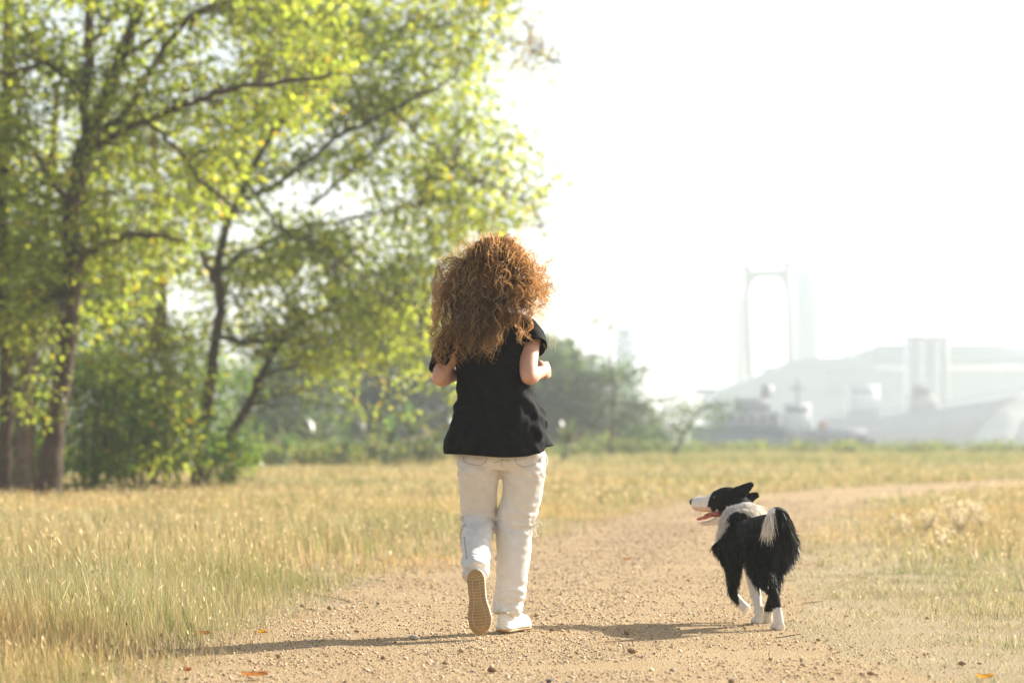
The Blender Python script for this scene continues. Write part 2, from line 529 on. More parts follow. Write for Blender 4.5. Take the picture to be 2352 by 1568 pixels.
def silos():
    d = 430.0
    o = W(2128, 930, d); t = empty('silo_block', (o[0], d, GZ))
    n = 6; x0 = W(2076, 0, d)[0]; x1 = W(2181, 0, d)[0]; w = (x1 - x0) / n
    for k in range(n):
        x = x0 + w * (k + .5)
        zt = W(0, 778 - k * 1.4, d)[2]
        P = np.array([[x, d + w/2, z] for z in np.linspace(GZ - .5, zt, 4)])
        mb = MB(); mb.add(*tube(P, w * .5 * (0.98 if k % 2 else .9), 20)); mb.build('silo', M_white if k % 2 == 0 else M_conc, t, smooth=False, use_cols=False)
    a = W(2080, 778, d); b = W(2181, 770, d)
    v, f = box((a[0], d, a[2] - .2), (b[0], d + w, b[2])); obj('roof_gallery', v, f, M_conc, t)
    a = W(2165, 772, d); b = W(2166, 676, d)
    mb = MB(); mb.add(*tube(np.array([a + [0, .5, 0], b + [0, .5, 0]]), 0.14, 6)); mb.add(*box(b + [-.5, .2, -2.4], b + [.1, .8, -1.2])); mb.build('mast', M_steel, t)
    tag(t, 'white row of upright storage silos with a thin mast', 'silos')
silos()

def hull_mesh(L, B, zk, sheer, n=26, bowk=2.2):
    """Hull along +x, its bow at +L; sheer(s) gives the deck height."""
    s = np.linspace(0, 1, n)
    rings = []
    for k in s:
        wdt = B/2 * (1 - max(0, (k - .62)/.38)**bowk) * (0.86 + .14*min(1, k/.12))
        wdt = max(wdt, .05)
        zt = sheer(k); rake = .9 * (k > .6) * (k - .6)/.4
        ring = []
        for side, u in [(1, 1), (1, .6), (1, .15), (1, 0), (-1, 0), (-1, .15), (-1, .6), (-1, 1)]:
            y = side * wdt * (0.55 + 0.45 * u**.5)
            ring.append([k * L - rake * (1 - u) * 2.0, y, zk + (zt - zk) * u])
        rings.append(ring)
    v = np.array(rings).reshape(-1, 3); m = 8
    i, j = np.meshgrid(np.arange(n - 1), np.arange(m), indexing='ij'); k2 = (j + 1) % m
    q = np.stack([i*m + j, (i+1)*m + j, (i+1)*m + k2, i*m + k2], -1).reshape(-1, 4)
    ends = [np.arange(m)[None, :], (np.arange(m) + (n-1)*m)[::-1][None, :]]
    return v, [q] + ends

def tug():
    d = 215.0
    WZ = -2.6
    xl = W(1584, 0, d)[0]; xr = W(2014, 0, d)[0]
    t = empty('tug_boat', ((xl + xr)/2, d, WZ))
    zA = W(0, 983, d)[2]; zB = W(0, 1008, d)[2]
    def sheer(k): return zA + .15 * k if k > .49 else zB
    v, f = hull_mesh(xr - xl, 6.0, WZ - .6, sheer, n=44)
    v[:, 0] = xr - v[:, 0]; v[:, 1] += d + 3
    f = [q[:, ::-1] for q in f]
    obj('hull', v, f, M_hull, t)
    def blk(name, x0, y0, x1, y1, mat, dy=1.2, dep=3.4, z1=None):
        v, f = pbox(x0, y0, x1, y1, d + dy, dep); return obj(name, v, f, mat, t)
    blk('deckhouse', 1640, 945, 1790, 984, M_lav); blk('wheelhouse', 1803, 926, 1862, 1009, M_white)
    blk('upper_house', 1690, 915, 1770, 945.5, M_lav, 1.5, 2.8); blk('bulwark', 1866, 985, 1990, 1009, M_lav, .9, 4)
    for x in (1652, 1674, 1700, 1722, 1748, 1770): blk('window', x, 955, x + 10, 966, M_glass, 1.12, .3)
    for x in (1809, 1827, 1845): blk('window', x, 934, x + 12, 945, M_glass, 1.12, .3)
    a = W(1832, 926, d + 3); b = W(1832, 868, d + 3)
    mb = MB(); mb.add(*tube(np.array([a, b]), .1, 6)); mb.add(*tube(np.array([W(1815, 890, d+3), W(1852, 893, d+3)]), .08, 6)); mb.build('mast', M_steel, t)
    a = W(1760, 916, d + 3); b = W(1762, 885, d + 3)
    mb = MB(); mb.add(*tube(np.array([a, b]), .5, 10)); mb.build('funnel', M_lav, t)
    blk('life_raft', 1880, 968, 1900, 985.5, M_orange, 1.0, 1.0)
    tag(t, 'moored work boat with dark navy hull and pale deckhouses', 'boat')
tug()

def freighter():
    d = 340.0; WZ = -2.6
    xl = W(1900, 0, d)[0]; xr = W(2440, 0, d)[0]
    t = empty('cargo_ship', ((xl + xr)/2, d, WZ))
    L = xr - xl
    z0 = W(0, 958, d)[2]; z1 = W(0, 888, d)[2]
    def sheer(k): return z0 + (z1 - z0) * max(0, (k - .15)/.85) ** 1.25
    v, f = hull_mesh(L, 9.0, WZ - .6, sheer, n=40, bowk=1.6)
    v[:, 0] += xl; v[:, 1] += d + 4.5
    obj('hull', v, f, M_lav, t)
    # rail along the deck edge
    P = np.array([[xl + k*L, d - .02 + 4.5*max(0,(k-.7)/.3)**1.6, sheer(k) + .7] for k in np.linspace(.02, .93, 30)])
    mb = MB(); mb.add(*tube(P, .07, 5))
    for p in P[::1]: mb.add(*tube(np.array([p, p - [0, 0, .75]]), .05, 4))
    mb.build('rail', M_steel, t)
    for (x0, y0, x1, y1, nm, mt, dp) in ((1954, 884, 2020, 958, 'wheelhouse', M_white, 5), (2095, 905, 2150, 952, 'hatch_house', M_conc, 5), (2100, 886, 2135, 908, 'winch', M_steel, 3)):
        v, f = pbox(x0, y0, x1, y1, d + 2, dp); obj(nm, v, f, mt, t)
    for x in (1962, 1978, 1994): v, f = pbox(x, 894, x + 9, 903, d + 1.9, .3); obj('window', v, f, M_glass, t)
    # white awning slung over the fore deck, sloping to the quay
    pts = [(2238, 1012), (2262, 968), (2300, 938), (2360, 902), (2420, 880), (2420, 930), (2352, 962), (2326, 1003), (2316, 1014)]
    poly = [(W(x, y, d - 2)[0], W(x, y, d - 2)[2]) for x, y in pts]
    v, f = prism(poly, d - 2, d - 1.6); 
    v[:len(pts), 1] -= (v[:len(pts), 2] - v[:len(pts), 2].min()) * -0.25
    v[len(pts):, 1] -= (v[len(pts):, 2] - v[len(pts):, 2].min()) * -0.25
    obj('awning', v, f, M_awn, t)
    tag(t, 'long pale grey cargo ship whose deck line rises towards a white awning', 'ship')
freighter()

# ------------------------------------------------------------------ trees and shrubs
M_bark = principled('brown_bark', (0.075, 0.052, 0.036), 0.9, spec=0.15, vary=0.35, scale=9, bump=0.9, bump_scale=30)
M_barkpale = principled('pale_bark', (0.17, 0.12, 0.085), 0.9, spec=0.15, vary=0.3, scale=9, bump=0.8, bump_scale=30)
M_leaf = principled('leaf_sunny', rough=0.42, spec=0.45, vary=0, attr=True, trans=0.62, trans_tint=(3.6, 3.4, 1.5))
M_leafdark = principled('leaf_glossy', rough=0.30, spec=0.6, vary=0, attr=True, trans=0.5, trans_tint=(2.8, 2.9, 1.0))
M_leafgrey = principled('leaf_far', rough=0.5, spec=0.4, vary=0, attr=True, trans=0.5, trans_tint=(2.3, 2.4, 1.4))

def in_poly(x, y, poly):
    inside = np.zeros(len(x), bool); n = len(poly)
    for i in range(n):
        x0, y0 = poly[i]; x1, y1 = poly[(i + 1) % n]
        c = (y0 > y) != (y1 > y)
        with np.errstate(divide='ignore', invalid='ignore'):
            inside ^= c & (x < (x1 - x0) * (y - y0) / (y1 - y0 + 1e-12) + x0)
    return inside

def leaves(C, D, Nn, L, Wd, col):
    """Folded diamond leaves: two triangles each."""
    C = np.asarray(C); D = norm(D); S = norm(np.cross(D, Nn)); U = np.cross(S, D)
    L = np.broadcast_to(L, (len(C),))[:, None]; Wd = np.broadcast_to(Wd, (len(C),))[:, None]
    a = C; t = C + D * L - U * L * .12
    l = C + D * L * .45 + S * Wd * .5 + U * Wd * .18
    r = C + D * L * .45 - S * Wd * .5 + U * Wd * .18
    v = np.stack([a, l, t, r], 1).reshape(-1, 3)
    k = np.arange(len(C))[:, None] * 4
    f = np.vstack([k + [0, 2, 1], k + [0, 3, 2]])
    return v, f, np.repeat(col, 4, 0)

def pick(pal, n, rng, jit=0.18):
    pal = np.asarray(pal, float)
    w = pal[:, 3] / pal[:, 3].sum()
    c = pal[rng.choice(len(pal), n, p=w), :3]
    return np.clip(c * (1 + jit * rng.standard_normal((n, 1))), 0.004, 1)

def limb_pts(spec, d, dy, n=None):
    """spec: (px, py, width px) along the limb -> points and radii; dy bends it in depth."""
    s = np.asarray(spec, float); n = n or max(6, 4 * len(s))
    dd = d + np.linspace(0, 1, len(s)) * dy
    P = np.array([W(x, y, q) for (x, y, w), q in zip(s, dd)])
    R = s[:, 2] / 2 * d / FPX
    Q = catmull(np.column_stack([P, R]), n)
    return Q[:, :3], np.maximum(Q[:, 3], .006)

def crown(mb_l, mb_t, skel, polys, gaps, d, depth, ncl, per, crad, L, Wd, pal, rng, twig_r=0.010, droop=0.25, front=-1.0):
    """Leaf clusters through the crown's volume, each on its own twig."""
    allx = np.concatenate([np.array(p)[:, 0] for p in polys]); ally = np.concatenate([np.array(p)[:, 1] for p in polys])
    got = []
    while sum(len(g) for g in got) < ncl:
        x = rng.uniform(allx.min(), allx.max(), ncl); y = rng.uniform(ally.min(), ally.max(), ncl)
        ok = np.zeros(ncl, bool)
        for p in polys: ok |= in_poly(x, y, p)
        for (gx, gy, rx, ry, keep) in gaps:
            g = ((x - gx)/rx)**2 + ((y - gy)/ry)**2 < 1
            ok &= ~(g & (rng.random(ncl) > keep))
        got.append(np.column_stack([x, y])[ok])
    xy = np.concatenate(got)[:ncl]
    dd = d + depth * rng.uniform(front, 1, ncl)
    C = np.array([W(x, y, q) for (x, y), q in zip(xy, dd)])
    # keep the volume above the ground
    C[:, 2] = np.maximum(C[:, 2], 0.25)
    hue = pal[0] if False else None
    for c in C:
        # twig
        dist = np.linalg.norm(skel - c, axis=1) + np.maximum(0, skel[:, 2] - c[2]) * .5
        s = skel[np.argmin(dist)]
        mid = (s + c) / 2 + [0, 0, .10 * np.linalg.norm(c - s)] + rng.normal(0, .05, 3)
        P = catmull([s, mid, c], 5)
        mb_t.add(*tube(P, np.linspace(twig_r * 1.2, twig_r * .35, 5), 4, cap=False))
        n = max(4, int(per * rng.uniform(.55, 1.45)))
        ax = norm(rng.normal(0, 1, 3) * [1, 1, .35])
        off = rng.normal(0, 1, (n, 3)) * crad * [1, 1, .62] + ax * rng.uniform(-1, 1, (n, 1)) * crad * 1.1
        D = norm(off + rng.normal(0, .5, (n, 3)) * crad + [0, 0, -droop * crad * 2])
        N = norm(rng.normal(0, .55, (n, 3)) + [0, 0, .8])
        tone = rng.uniform(.7, 1.25)
        mb_l.add(*leaves(c + off, D, N, L * rng.uniform(.6, 1.3, n), Wd * rng.uniform(.7, 1.25, n), pick(pal, n, rng) * tone))

def tree(name, label, group, d, base_px, trunks, branches, polys, gaps, depth, ncl, per, crad, L, Wd, pal, leaf_mat, bark, seed, category='tree', twig_r=.010, extra=None, front=-1.0):
    rng = np.random.default_rng(seed)
    b = W(base_px, 1000, d); root = empty(name, (b[0], d, 0))
    skel = []
    for sp in trunks:
        sp, dy = sp
        P, R = limb_pts(sp, d, dy)
        if len(trunks) and sp[0][2] > 0 and P[0][2] < 0.6:
            P = np.vstack([[P[0][0], P[0][1], -.1], P]); R = np.concatenate([[R[0] * 1.25], R])
        P[2:-1] += rng.normal(0, .012, P[2:-1].shape)
        mb = MB(); mb.add(*tube(P, R, 12, jitter=.05, rng=rng)); mb.build('trunk', bark, root, smooth=True, use_cols=False)
        skel.append(P[len(P)//3:])
    for sp in branches:
        sp, dy, dstart = sp
        P, R = limb_pts(sp, d + dstart, dy)
        P[1:] += rng.normal(0, .02, P[1:].shape)
        mb = MB(); mb.add(*tube(P, R, 8, jitter=.05, rng=rng)); mb.build('branch', bark, root, smooth=True, use_cols=False)
        skel.append(P)
    skel = np.concatenate(skel)
    ml, mt = MB(), MB()
    crown(ml, mt, skel, polys, gaps, d, depth, ncl, per, crad, L, Wd, pal, rng, twig_r, front=front)
    if extra:
        for e in extra: crown(ml, mt, skel, rng=rng, **e)
    cr = ml.build('crown', leaf_mat, root)
    tag(mt.build('twig', bark, cr, smooth=True, use_cols=False), kind='stuff')
    tag(root, label, category, group)
    return root

YG = [(0.130, 0.160, 0.030, 3.4), (0.175, 0.190, 0.040, 2.4), (0.100, 0.130, 0.030, 2.6), (0.060, 0.085, 0.026, 1.3), (0.20, 0.15, 0.03, .2)]
MG = [(0.095, 0.145, 0.035, 3), (0.065, 0.105, 0.03, 3), (0.145, 0.175, 0.035, 1.6), (0.045, 0.075, 0.025, 1.4)]
GG = [(0.05, 0.085, 0.035, 3), (0.035, 0.06, 0.03, 3), (0.10, 0.13, 0.035, 1.0), (0.06, 0.055, 0.04, .8)]
BR = [(0.12, 0.075, 0.035, 2), (0.10, 0.12, 0.03, 2), (0.17, 0.15, 0.03, 1)]

# the big tree with the dark trunk
tree('big_tree', 'big leafy tree with a thick dark leaning trunk, yellow-green crown', None, 32.0, 110,
     [([(106, 1138, 66), (122, 1010, 52), (141, 880, 46), (156, 740, 44), (170, 600, 46), (164, 490, 40), (184, 385, 46), (212, 300, 42), (248, 215, 36), (282, 125, 32), (322, 10, 28), (350, -120, 22)], 1.0)],
     [([(195, 340, 26), (196, 200, 24), (204, 100, 22), (196, -60, 18)], -.8, .5),
      ([(178, 600, 22), (222, 566, 16), (330, 540, 12), (420, 545, 8)], -1.5, .3),
      ([(236, 300, 18), (300, 238, 15), (345, 160, 14), (385, 100, 13), (445, 30, 11)], -1.0, .5),
      ([(215, 340, 20), (300, 290, 17), (400, 255, 15), (490, 215, 14), (600, 195, 11), (760, 175, 8)], -2.0, .5),
      ([(200, 120, 12), (250, 50, 10), (320, 10, 8)], .8, .4),
      ([(168, 500, 18), (110, 400, 13), (40, 300, 10)], 1.4, .2),
      ([(195, 215, 14), (110, 152, 13), (0, 172, 12), (-80, 190, 8)], -1.5, .4),
      ([(330, 275, 9), (400, 335, 9), (480, 430, 8), (560, 500, 6)], -1.0, -.2),
      ([(286, 130, 14), (400, 60, 12), (520, 10, 9), (620, -40, 7)], 1.0, .7)],
     [[(-60, -60), (760, -60), (800, 60), (780, 200), (700, 300), (560, 360), (480, 520), (420, 640), (330, 660), (250, 760), (130, 800), (-60, 780)]],
     [(395, 690, 60, 60, .1), (440, 640, 50, 50, .2), (330, 330, 40, 50, .3), (420, 490, 40, 60, .3), (265, 270, 25, 60, .3), (230, 130, 22, 70, .2), (320, 120, 26, 60, .35)],
     2.4, 400, 36, .18, .118, .066, YG, M_leaf, M_bark, 21, front=-.25,
     extra=[dict(polys=[[(-20, 760), (130, 760), (120, 1000), (60, 1000)]], gaps=[], d=31.4, depth=.8, ncl=14, per=26, crad=.10, L=.085, Wd=.046, pal=YG)])

# the forked tree with a wide hanging crown
tree('forked_tree', 'forked tree with two slim trunks parting low and sunlit hanging boughs', None, 39.0, 455,
     [([(452, 1118, 38), (458, 1040, 30), (470, 950, 28), (484, 860, 25), (497, 770, 22), (508, 690, 22), (500, 600, 20), (540, 470, 17), (600, 350, 15), (680, 210, 12), (760, 60, 9), (800, -60, 6)], -.8),
      ([(470, 1095, 22), (500, 1045, 23), (535, 990, 22), (572, 925, 20), (604, 855, 18), (640, 790, 15), (690, 742, 12), (760, 700, 8)], 1.2)],
     [([(498, 770, 14), (560, 785, 12), (630, 775, 10), (670, 760, 8)], .8, 0),
      ([(506, 660, 16), (470, 600, 13), (450, 500, 10), (430, 380, 8)], 1.0, 0),
      ([(540, 470, 13), (640, 420, 11), (760, 330, 10), (900, 250, 8), (1040, 180, 5)], -2.0, -.3),
      ([(600, 350, 13), (720, 200, 10), (860, 100, 8), (1000, 20, 6)], 1.4, -.4),
      ([(505, 620, 12), (600, 560, 10), (700, 520, 9), (830, 500, 7), (960, 470, 5)], 1.0, 0),
      ([(530, 360, 9), (580, 440, 9), (640, 520, 8), (710, 560, 6), (770, 600, 5)], -1.0, -1.0),
      ([(900, 250, 7), (980, 330, 6), (1080, 400, 5), (1180, 440, 4)], .8, -1.8),
      ([(720, 470, 8), (800, 400, 8), (870, 340, 6)], -.6, .6),
      ([(690, 742, 9), (800, 690, 7), (900, 680, 5), (970, 700, 4)], -1.0, 1.2),
      ([(860, 100, 8), (1000, 60, 7), (1130, 80, 5), (1220, 110, 3.5), (1290, 150, 2)], -.6, .6),
      ([(1040, 390, 6), (1150, 440, 5), (1225, 470, 3.5), (1250, 540, 2)], -.4, -.6),
      ([(1000, 60, 5), (1100, 20, 4), (1200, 0, 2.5)], .5, .3)],
     [[(560, -60), (1150, -60), (1140, 60), (1125, 190), (1150, 280), (1215, 360), (1245, 430), (1225, 490), (1140, 500), (1110, 560), (1000, 585), (1000, 640), (960, 700), (900, 745), (800, 740), (720, 690), (600, 640), (480, 560), (440, 400), (500, 260), (540, 100)]],
     [(690, 440, 105, 62, .10), (780, 470, 80, 50, .22), (640, 300, 44, 44, .25), (580, 555, 80, 36, .3), (470, 570, 50, 40, .5), (850, 470, 60, 50, .4), (740, 340, 50, 40, .3), (610, 690, 40, 34, .1), (420, 670, 40, 44, .1), (1000, 640, 40, 50, .3), (1060, 330, 60, 40, .45), (1130, 60, 30, 50, .4), (945, 440, 40, 34, .35), (520, 700, 20, 30, .5), (1160, 420, 70, 40, .5), (900, 350, 46, 30, .45)],
     2.4, 590, 38, .20, .13, .072, YG, M_leaf, M_bark, 33, front=-.6,
     extra=[dict(polys=[[(400, 560), (640, 560), (720, 640), (700, 800), (560, 830), (430, 800)]], gaps=[(610, 688, 38, 34, .05), (420, 670, 36, 44, .05)], d=40.5, depth=1.2, ncl=95, per=28, crad=.18, L=.125, Wd=.068, pal=YG),
            dict(polys=[[(640, 700), (960, 700), (1010, 760), (960, 850), (820, 880), (700, 840), (660, 800)]], gaps=[(690, 900, 60, 60, .2)], d=39.5, depth=1.4, ncl=90, per=32, crad=.18, L=.125, Wd=.068, pal=YG),
            dict(polys=[[(560, 820), (800, 850), (1000, 800), (1060, 900), (1000, 1000), (800, 960), (600, 930)]], gaps=[], d=38.5, depth=1.2, ncl=24, per=14, crad=.12, L=.12, Wd=.068, pal=YG),
            dict(polys=[[(1140, -20), (1230, 20), (1290, 120), (1270, 200), (1200, 180), (1130, 140)]], gaps=[], d=39.0, depth=.8, ncl=34, per=22, crad=.14, L=.075, Wd=.036, pal=BR),
            dict(polys=[[(1180, 440), (1255, 430), (1270, 540), (1240, 570), (1210, 520)]], gaps=[], d=39.0, depth=.6, ncl=10, per=18, crad=.12, L=.075, Wd=.036, pal=BR)])

# slim trunks at the wood's edge
def slim(label, d, x, spec, polys, seed, ncl, bark=M_bark, pal=YG, lm=M_leaf, branches=(), extra=None):
    return tree('slim_tree', label, None, d, x, [(spec, .4)], list(branches), polys, [], 1.4, ncl, 36, .18, .115, .064, pal, lm, bark, seed, extra=extra)
slim('slim dark tree trunk furthest from the forked tree at the wood edge', 33.0, 12, [(10, 1125, 40), (12, 1000, 33), (14, 850, 31), (10, 700, 30), (4, 480, 28), (16, 220, 27), (20, 40, 26), (30, -120, 20)],
     [[(-120, -60), (120, -60), (110, 300), (60, 620), (-120, 700)]], 41, 90)
slim('brown twin-stemmed slim tree growing close behind the big dark trunk', 34.5, 52, [(50, 1132, 40), (54, 1000, 34), (56, 870, 32), (60, 740, 28), (90, 560, 24), (120, 400, 20), (130, 200, 14)],
     [[(-40, 380), (240, 380), (200, 660), (100, 760), (-40, 740)]], 42, 80, M_barkpale,
     branches=[([(70, 1120, 18), (76, 1000, 15), (74, 860, 13), (82, 720, 10), (70, 600, 7)], .5, .4)])
slim('slim brown tree half hidden in leaves between the two main trees', 41.0, 372, [(385, 1100, 24), (382, 900, 22), (376, 720, 20), (364, 560, 20), (360, 440, 17), (350, 250, 12)],
     [[(180, 200), (480, 240), (480, 480), (430, 620), (330, 700), (200, 640)]], 43, 130, M_barkpale,
     extra=[dict(polys=[[(185, 640), (330, 640), (400, 760), (470, 800), (455, 1080), (200, 1080), (180, 900)]], gaps=[(420, 690, 50, 50, .1)], d=36.0, depth=1.2, ncl=120, per=24, crad=.17, L=.115, Wd=.066, pal=YG)])

# glossy undergrowth between the trunks: each bush its own
def bush(name, label, d, cx, x0, x1, ytop, ybot, seed, ncl, pal, lm, L=.085, Wd=.05, per=46, crad=.15, group=None, category='shrub', depth=.8, stems=6):
    rng = np.random.default_rng(seed)
    tr = []
    for k in range(stems):
        xb = cx + rng.uniform(-.18, .18) * (x1 - x0); xt = rng.uniform(x0, x1) * .8 + cx * .2
        yb = HORIZON + FPX * CAM_H / d
        tr.append(([(xb, yb, 9 * 34 / d), ((xb + xt)/2 + rng.uniform(-8, 8), (yb + ytop)/2, 6 * 34 / d), (xt, ytop + (yb - ytop)*.18, 3 * 34 / d)], rng.uniform(-.6, .6)))
    cxm = (x0 + x1)/2; w = (x1 - x0)/2
    poly = []
    for a in np.linspace(0, 2*math.pi, 22, endpoint=False):
        r = 1 + .2 * math.sin(3*a + seed) + .12 * math.sin(7*a + seed*2)
        poly.append((cxm + w * r * math.cos(a), (ytop + ybot)/2 + (ybot - ytop)/2 * math.sin(a) * r))
    return tree(name, label, group, d, cx, tr, [], [poly], [], depth, ncl, per, crad, L, Wd, pal, lm, M_bark, seed, category=category, twig_r=.006)
GL = [(0.08, 0.14, 0.028, 3), (0.045, 0.09, 0.022, 2.5), (0.14, 0.18, 0.03, 2), (0.36, 0.24, 0.02, .15)]
bush('leafy_bush', 'glossy green bush filling the gap between dark trunk and forked tree', 37.0, 330, 215, 440, 860, 1100, 51, 55, GL, M_leafdark, L=.12, Wd=.075, per=34, crad=.19)
bush('leafy_bush', 'dark green bush pressed against the right side of the big dark trunk', 36.0, 215, 150, 300, 850, 1110, 52, 38, GL, M_leafdark, L=.12, Wd=.075, per=34, crad=.19)
bush('leafy_bush', 'small bright bush at the foot of the forked tree', 38.0, 520, 480, 570, 1000, 1100, 53, 26, GL, M_leafdark, per=34, crad=.12)
bush('leafy_bush', 'tall dark bush behind the slim trunks at the wood edge', 39.0, 60, -60, 160, 640, 1080, 54, 150, GL, M_leaf, L=.11, Wd=.064, per=34, crad=.18)

# the wood behind
def wood(label, d, x, spec, poly, seed, ncl, per, crad, L, Wd, pal, lm=M_leafgrey, depth=3.0, gaps=(), branches=(), category='tree', group='hazy trees behind the field', tr=.016):
    return tree('background_tree', label, group, d, x, [(spec, .6)], list(branches), [poly], list(gaps), depth, ncl, per, crad, L, Wd, pal, lm, M_bark, seed, category=category, twig_r=tr)
wood('dense green tree standing behind the big dark-trunked tree', 52.0, 250, [(250, 1085, 26), (255, 800, 22), (240, 500, 16), (250, 250, 10)],
     [(-80, 480), (60, 430), (200, 470), (300, 600), (350, 800), (420, 900), (460, 1060), (200, 1080), (-80, 1080)], 61, 260, 50, .28, .14, .075, MG, group='trees of the near wood', depth=2.5)
wood('dark green thicket tree behind the two forked trunks', 56.0, 420, [(420, 1080, 22), (425, 900, 18), (440, 760, 12)],
     [(300, 760), (400, 740), (470, 800), (560, 860), (580, 1000), (560, 1075), (300, 1080)], 62, 130, 50, .28, .14, .075, MG, group='trees of the near wood', depth=2.0)
wood('rounded grey-green hazy tree beyond the leaning right fork', 84.0, 640, [(640, 1052, 16), (645, 900, 13), (640, 780, 9)],
     [(540, 800), (600, 760), (700, 770), (770, 830), (780, 950), (760, 1040), (560, 1045), (530, 930)], 63, 150, 60, .42, .21, .12, GG)
wood('tall bluish hazy tree seen left of the running woman', 112.0, 860, [(870, 1048, 16), (866, 880, 13), (850, 720, 10), (870, 620, 6)],
     [(760, 800), (800, 700), (860, 640), (930, 620), (1010, 660), (1050, 760), (1060, 880), (1040, 1010), (980, 1040), (780, 1040), (750, 920)], 64, 330, 60, .50, .26, .14, GG, gaps=[(960, 700, 50, 40, .3), (905, 660, 40, 30, .4)])
wood('dim hazy tree directly behind the running woman', 116.0, 1090, [(1090, 1046, 15), (1095, 900, 12), (1110, 800, 8)],
     [(1010, 860), (1040, 780), (1120, 740), (1200, 760), (1250, 800), (1260, 920), (1250, 1035), (1020, 1038)], 65, 270, 60, .50, .26, .14, GG)
wood('spreading hazy tree right of the woman with bare side branches', 112.0, 1330, [(1340, 1041, 14), (1346, 960, 15), (1335, 860, 12), (1310, 780, 8)],
     [(1215, 780), (1270, 775), (1330, 815), (1390, 835), (1440, 850), (1465, 876), (1440, 905), (1470, 930), (1520, 955), (1545, 1005), (1500, 1038), (1230, 1042)], 66, 270, 48, .48, .26, .14, GG,
     gaps=[(1430, 900, 40, 30, .3), (1400, 960, 50, 34, .35), (1500, 990, 40, 30, .4), (1300, 800, 24, 20, .3)],
     branches=[([(1340, 900, 9), (1420, 870, 8), (1480, 850, 6), (1530, 858, 4)], -1, 0), ([(1344, 960, 10), (1400, 930, 8), (1470, 925, 6), (1570, 905, 4), (1640, 895, 2.5)], -2, 0),
               ([(1325, 830, 7), (1345, 760, 5), (1390, 720, 3.5), (1440, 700, 2.5)], 1, 0), ([(1320, 820, 6), (1300, 760, 4), (1330, 715, 2.5)], 1.5, 0)])
# loose tufts at the branch ends are part of that tree's look: a second light crown on thin boughs
wood('thin straggling hazy tree with sparse tufts beside the spreading one', 90.0, 1420, [(1400, 1050, 8), (1408, 900, 6), (1400, 780, 4), (1420, 710, 2.5)],
     [(1310, 735), (1350, 705), (1440, 690), (1450, 730), (1400, 760), (1340, 760)], 67, 9, 14, .22, .15, .08, GG, tr=.01)
wood('low straggling hazy shrub tree leaning over the moored boat', 95.0, 1560, [(1545, 1048, 9), (1580, 980, 7), (1620, 935, 5), (1680, 925, 3)],
     [(1490, 960), (1560, 925), (1640, 915), (1690, 930), (1650, 960), (1600, 1000), (1560, 1030), (1480, 1030)], 68, 44, 30, .30, .17, .09, GG, tr=.012)

# ------------------------------------------------------------------ banana plants and field-edge shrubs
def strap_leaf(base, tip, width, sag, col, n=9):
    base = np.asarray(base, float); tip = np.asarray(tip, float)
    t = np.linspace(0, 1, n)[:, None]
    mid = base * (1 - t) + tip * t + np.array([0, 0, 1.0]) * (sag * 4 * t * (1 - t))
    d = norm(np.gradient(mid, axis=0)); s = norm(np.cross(d, [0, 0, 1.0])); u = np.cross(s, d)
    w = width * np.sin(np.pi * np.clip(t * .93 + .05, 0, 1)) ** .6 / 2
    v = np.stack([mid + s*w + u*w*.25, mid, mid - s*w + u*w*.25], 1).reshape(-1, 3)
    i = np.arange(n - 1)[:, None] * 3
    f = np.vstack([i + [0, 1, 4, 3], i + [1, 2, 5, 4]])
    return v, f, np.tile(col, (len(v), 1))

def banana(x, d, h, seed, label):
    rng = np.random.default_rng(seed)
    b = W(x, 1000, d); root = empty('banana_plant', (b[0], d, 0))
    P = np.array([[b[0] + .05*k, d, z] for k, z in enumerate(np.linspace(-.05, h*.5, 5))])
    mb = MB(); mb.add(*tube(P, np.linspace(.11, .06, 5), 9)); mb.build('stem', M_stem, root, smooth=True, use_cols=False)
    n = rng.integers(7, 10)
    for k in range(n):
        a = 2*math.pi*k/n + rng.uniform(-.3, .3); el = rng.uniform(.35, 1.25)
        L = h * rng.uniform(.55, .85)
        tip = P[-1] + np.array([math.cos(a)*math.cos(el), math.sin(a)*math.cos(el), math.sin(el)]) * L
        tip[2] -= .3 * L * (1.2 - el) 
        v, f, c = strap_leaf(P[-1], tip, h * rng.uniform(.16, .24), .12*L, (0.085 * rng.uniform(.7, 1.3), 0.115 * rng.uniform(.7, 1.2), 0.05))
        obj('leaf', v, f, M_banana, root, c, smooth=True)
    tag(root, label, 'banana plant', 'banana plants along the field edge')
M_stem = principled('banana_stem', (0.16, 0.18, 0.07), 0.6, vary=.25, scale=5)
M_banana = principled('banana_leaf', rough=0.4, spec=0.5, vary=0, attr=True, trans=0.35, trans_tint=(1.9, 1.9, 1.3))
for k, (x, d, h) in enumerate([(715, 66, 1.2), (775, 62, 1.0), (835, 68, 1.35), (880, 63, 1.1), (930, 66, 1.6), (985, 64, 1.25), (1040, 70, 1.4), (1290, 72, 1.1), (640, 60, .9)]):
    banana(x, d, h, 300 + k, 'broad-leaved banana plant catching light at the far field edge')

